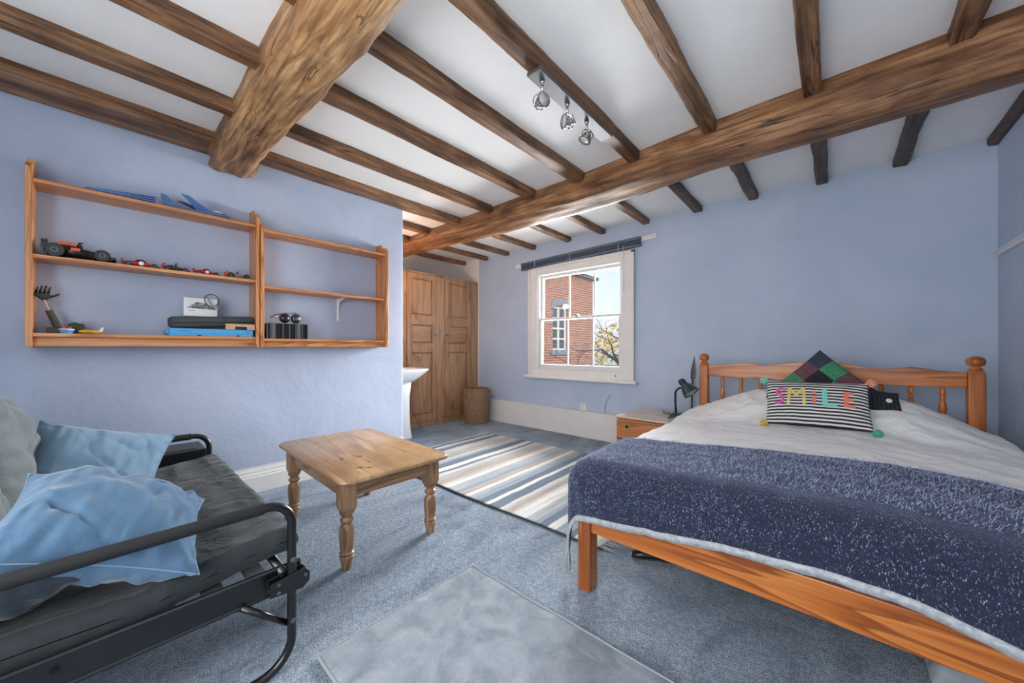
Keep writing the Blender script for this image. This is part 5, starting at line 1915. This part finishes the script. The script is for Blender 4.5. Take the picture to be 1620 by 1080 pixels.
def seat_shell(u, v, side):
    a, b_ = 2 * u - 1, 2 * v - 1
    e = min((1 - abs(a)) * SRX, (1 - abs(b_)) * SRY)
    k = min(1.0, e / 0.03)
    th = SRT * math.sqrt(max(0, 1 - (1 - k) ** 2))
    x, y, z = seat(u, v)
    pk = 0.004 * math.sin((x * 62 if abs(b_) > abs(a) * 1.02 else y * 62)) * max(0, 1 - e / 0.05)
    z2 = z - SRT + side * th + pk * (1 if side > 0 else 0.3)
    return (x, y, z2 if side > 0 else z2 - 0.0)


def nonlin(n):
    return [0.5 - 0.5 * math.copysign(abs(math.cos(PI * i / n)) ** 0.55, math.cos(PI * i / n)) for i in range(n + 1)]


U_, V_ = nonlin(110), nonlin(80)
for side in (1, -1):
    o0 = len(b.v)
    for v in V_:
        for u in U_:
            b.v.append(seat_shell(u, v, side))
    w_ = len(U_)
    for j in range(len(V_) - 1):
        for i in range(w_ - 1):
            q = (o0 + j * w_ + i, o0 + j * w_ + i + 1, o0 + (j + 1) * w_ + i + 1, o0 + (j + 1) * w_ + i)
            b.f.append(q if side > 0 else q[::-1])
            b.mi.append(0)
sp_(b, 'seat_pad', M['charcoal'], smooth=True, fix=False)

gS = 'loose grey sofa cushions'
cushion('sofa_cushion', 'grey-green cushion propped upright at the back of the sofa, highest one at left edge', 'cushion', (-2.50, -0.335, 0.70), (0.92, 0.25, 0.10), (-0.10, -0.12, 1.0), 0.29, 0.25, 0.145, M['grey_velvet'], gS, seed=2.2, wr=0.014, pinch=0.05)
cushion('sofa_cushion', 'grey-green cushion at left edge, between the two blue cushions and the backrest', 'cushion', (-1.98, -0.335, 0.60), (0.96, 0.10, 0.05), (-0.05, -0.25, 1.0), 0.25, 0.20, 0.12, M['grey_velvet'], gS, seed=7.2, wr=0.014, pinch=0.05)
t, _s = cushion('sofa_cushion', 'fat slate grey piped cushion at the near end of the sofa behind the armrest', 'cushion', (-1.69, -0.225, 0.515), (1.0, 0.08, -0.03), (-0.08, 1.0, 0.10), 0.225, 0.195, 0.100, M['slate_velvet'], gS, seed=9.1, wr=0.012, pinch=0.05)
seam(t, M['slate_velvet'], 0.22, 0.20, 0.05, 0.005)
t, _s = cushion('blue_cushion', 'pale sky blue cushion near the far arm of the sofa', 'cushion', (-2.46, -0.020, 0.590), (0.10, 0.93, -0.28), (-0.50, 0.22, 0.80), 0.225, 0.185, 0.100, M['sky_cushion'], 'blue sofa cushions', seed=3.3, wr=0.007, pinch=0.18)
seam(t, M['sky_cushion'], 0.225, 0.185, 0.18, 0.003)
t, _s = cushion('blue_cushion', 'deeper blue crumpled cushion with pale piping nearest the camera on the sofa', 'cushion', (-1.650, 0.020, 0.585), (0.07, 0.90, -0.43), (-0.90, -0.12, 0.30), 0.232, 0.222, 0.115, M['blue_cushion'], 'blue sofa cushions', seed=5.3, wr=0.011, pinch=0.20)
seam(t, M['piping'], 0.232, 0.222, 0.20, 0.0025)

# ------------------------------------------------------------------ outside the window
struct(MB().box((-60, 4.6, -3.2), (40, 80, -3.0)).build('ground', M['lawn']))
bd = thing('brick_house', 'red brick neighbouring house with arched window seen through the glass', 'house', (-9.0, 9.0, -3.0))
D0 = Vector((-9.0, 9.0, -3.0))


def hp(mb, name, mat, parent=None, **k):
    mb.v = [(p[0] - D0.x, p[1] - D0.y, p[2] - D0.z) for p in mb.v]
    return mb.build(name, mat, parent or bd, **k)


FX = -7.0
wy0, wy1, wz0, wz1 = 9.93, 10.83, 1.05, 2.52
b = MB().box((-11, 7.0, -3), (FX, wy0, 3.72)).box((-11, wy1, -3), (FX, 12.6, 3.72)).box((-11, wy0, -3), (FX, wy1, wz0)).box((-11, wy0, wz1), (FX, wy1, 3.72))
hp(b, 'wall', M['brick'])
b = MB().prism([(6.8, 3.72), (12.8, 3.72), (12.8, 3.80), (6.8, 3.80)], 'X', -11.2, FX + 0.15)
hp(b, 'gutter', M['slate'])
b = MB().add([(FX + 0.2, 6.8, 3.8), (FX + 0.2, 12.8, 3.8), (-9.0, 12.8, 4.7), (-9.0, 6.8, 4.7), (-11.2, 6.8, 3.8), (-11.2, 12.8, 3.8)], [(0, 1, 2, 3), (3, 2, 5, 4), (0, 3, 4), (1, 5, 2), (0, 4, 5, 1)])
hp(b, 'roof', M['slate'])
b = MB().box((FX - 0.04, wy0 - 0.12, wz0 - 0.16), (FX + 0.06, wy1 + 0.12, wz0))
hp(b, 'window_sill', M['stone_trim'])
pts_o = [(wy0 - 0.12, wz1 - 0.10)] + [((wy0 + wy1) / 2 - (0.57) * math.cos(PI * i / 8), wz1 + 0.02 + 0.26 * math.sin(PI * i / 8)) for i in range(9)] + [(wy1 + 0.12, wz1 - 0.10)]
pts_i = [(wy1 - 0.0, wz1 - 0.10)] + [((wy0 + wy1) / 2 + (0.45) * math.cos(PI * i / 8), wz1 - 0.06 + 0.10 * math.sin(PI * i / 8)) for i in range(9)] + [(wy0, wz1 - 0.10)]
b = MB().prism(pts_o + pts_i, 'X', FX - 0.03, FX + 0.05)
hp(b, 'window_arch', M['stone_trim'])
b = MB()
for y in (wy0, (wy0 + wy1) / 2 - 0.03, wy1 - 0.06):
    b.box((FX - 0.12, y, wz0), (FX - 0.07, y + 0.06, wz1))
for z in lin(wz0, wz1 - 0.06, 4):
    b.box((FX - 0.12, wy0, z), (FX - 0.075, wy1, z + 0.05))
wf = hp(b, 'window', M['white_gloss'])
hp(MB().box((FX - 0.14, wy0, wz0), (FX - 0.12, wy1, wz1)), 'pane', M['trunk_glass_dark'], wf)


def branchy(root, p0, d0, L, r, depth, mb):
    pts, rad = [Vector(p0)], [r]
    d = Vector(d0).normalized()
    n = 5
    for i in range(n):
        d = (d + Vector((random.gauss(0, 0.16), random.gauss(0, 0.16), random.gauss(0, 0.10)))).normalized()
        pts.append(pts[-1] + d * L / n)
        rad.append(r * (1 - 0.55 * (i + 1) / n))
    mb.tube(pts, rad, 6)
    if depth > 0:
        for k in range(4 if depth > 1 else 3):
            i = random.randint(1, n)
            a = Vector((random.gauss(0, 1), random.gauss(0, 1), random.gauss(0.25, 0.8))).normalized()
            branchy(root, pts[i], (d * 0.7 + a * 0.9), L * random.uniform(0.5, 0.7), rad[i] * 0.6, depth - 1, mb)


random.seed(12)
tr = thing('bare_tree', 'leafless dark tree branches outside the lower right window pane', 'tree', (-3.75, 9.2, -3.0))
b = MB()
b.tube([(0, 0, 0), (0.05, 0, 1.2), (0.0, 0.05, 2.4), (-0.1, 0, 3.3)], [0.13, 0.11, 0.09, 0.075], 8)
b.build('trunk', M['bark'], tr, smooth=True)
b = MB()
branchy(tr, (-0.1, 0, 3.3), (-0.85, 0.1, 0.95), 1.5, 0.075, 3, b)
branchy(tr, (-0.05, 0, 3.0), (-1.0, 0.25, 0.32), 1.9, 0.045, 3, b)
branchy(tr, (-0.1, 0, 3.3), (-0.3, 0.3, 1.0), 1.6, 0.055, 3, b)
branchy(tr, (-0.08, 0, 2.7), (-0.9, -0.2, 0.1), 1.2, 0.035, 2, b)
b.build('branches', M['bark'], tr)['kind'] = 'stuff'

hg = thing('autumn_hedge', 'sunlit yellow hedge beyond the bare tree outside the window', 'hedge', (-10.0, 17.0, -3.0))
b = MB()
random.seed(4)
for i in range(9000):
    x = random.uniform(-9, 10)
    z = random.uniform(0, 1) ** 0.8 * (4.9 + 0.4 * math.sin(x * 0.9) + 0.5 * N3(x, 0, 0, 1.3))
    y = random.uniform(-0.9, 0.5) * (1 - z / 6)
    c = Vector((x, y, z))
    s_ = random.uniform(0.06, 0.15)
    a = Vector((random.gauss(0, 1), random.gauss(0, 1), random.gauss(0, 1))).normalized()
    t1 = a.orthogonal().normalized() * s_
    t2 = a.cross(t1)
    b.add([c - t1, c - t2 * 0.6, c + t1, c + t2 * 0.6], [(0, 1, 2, 3)])
b.build('foliage', M['autumn'], hg, fix=False)['kind'] = 'stuff'
b = MB()
for i in range(20):
    b.tube([(-9 + i, 0, 0), (-9 + i + random.uniform(-0.3, 0.3), 0, 2.6)], [0.08, 0.04], 6)
b.build('stems', M['bark'], hg)
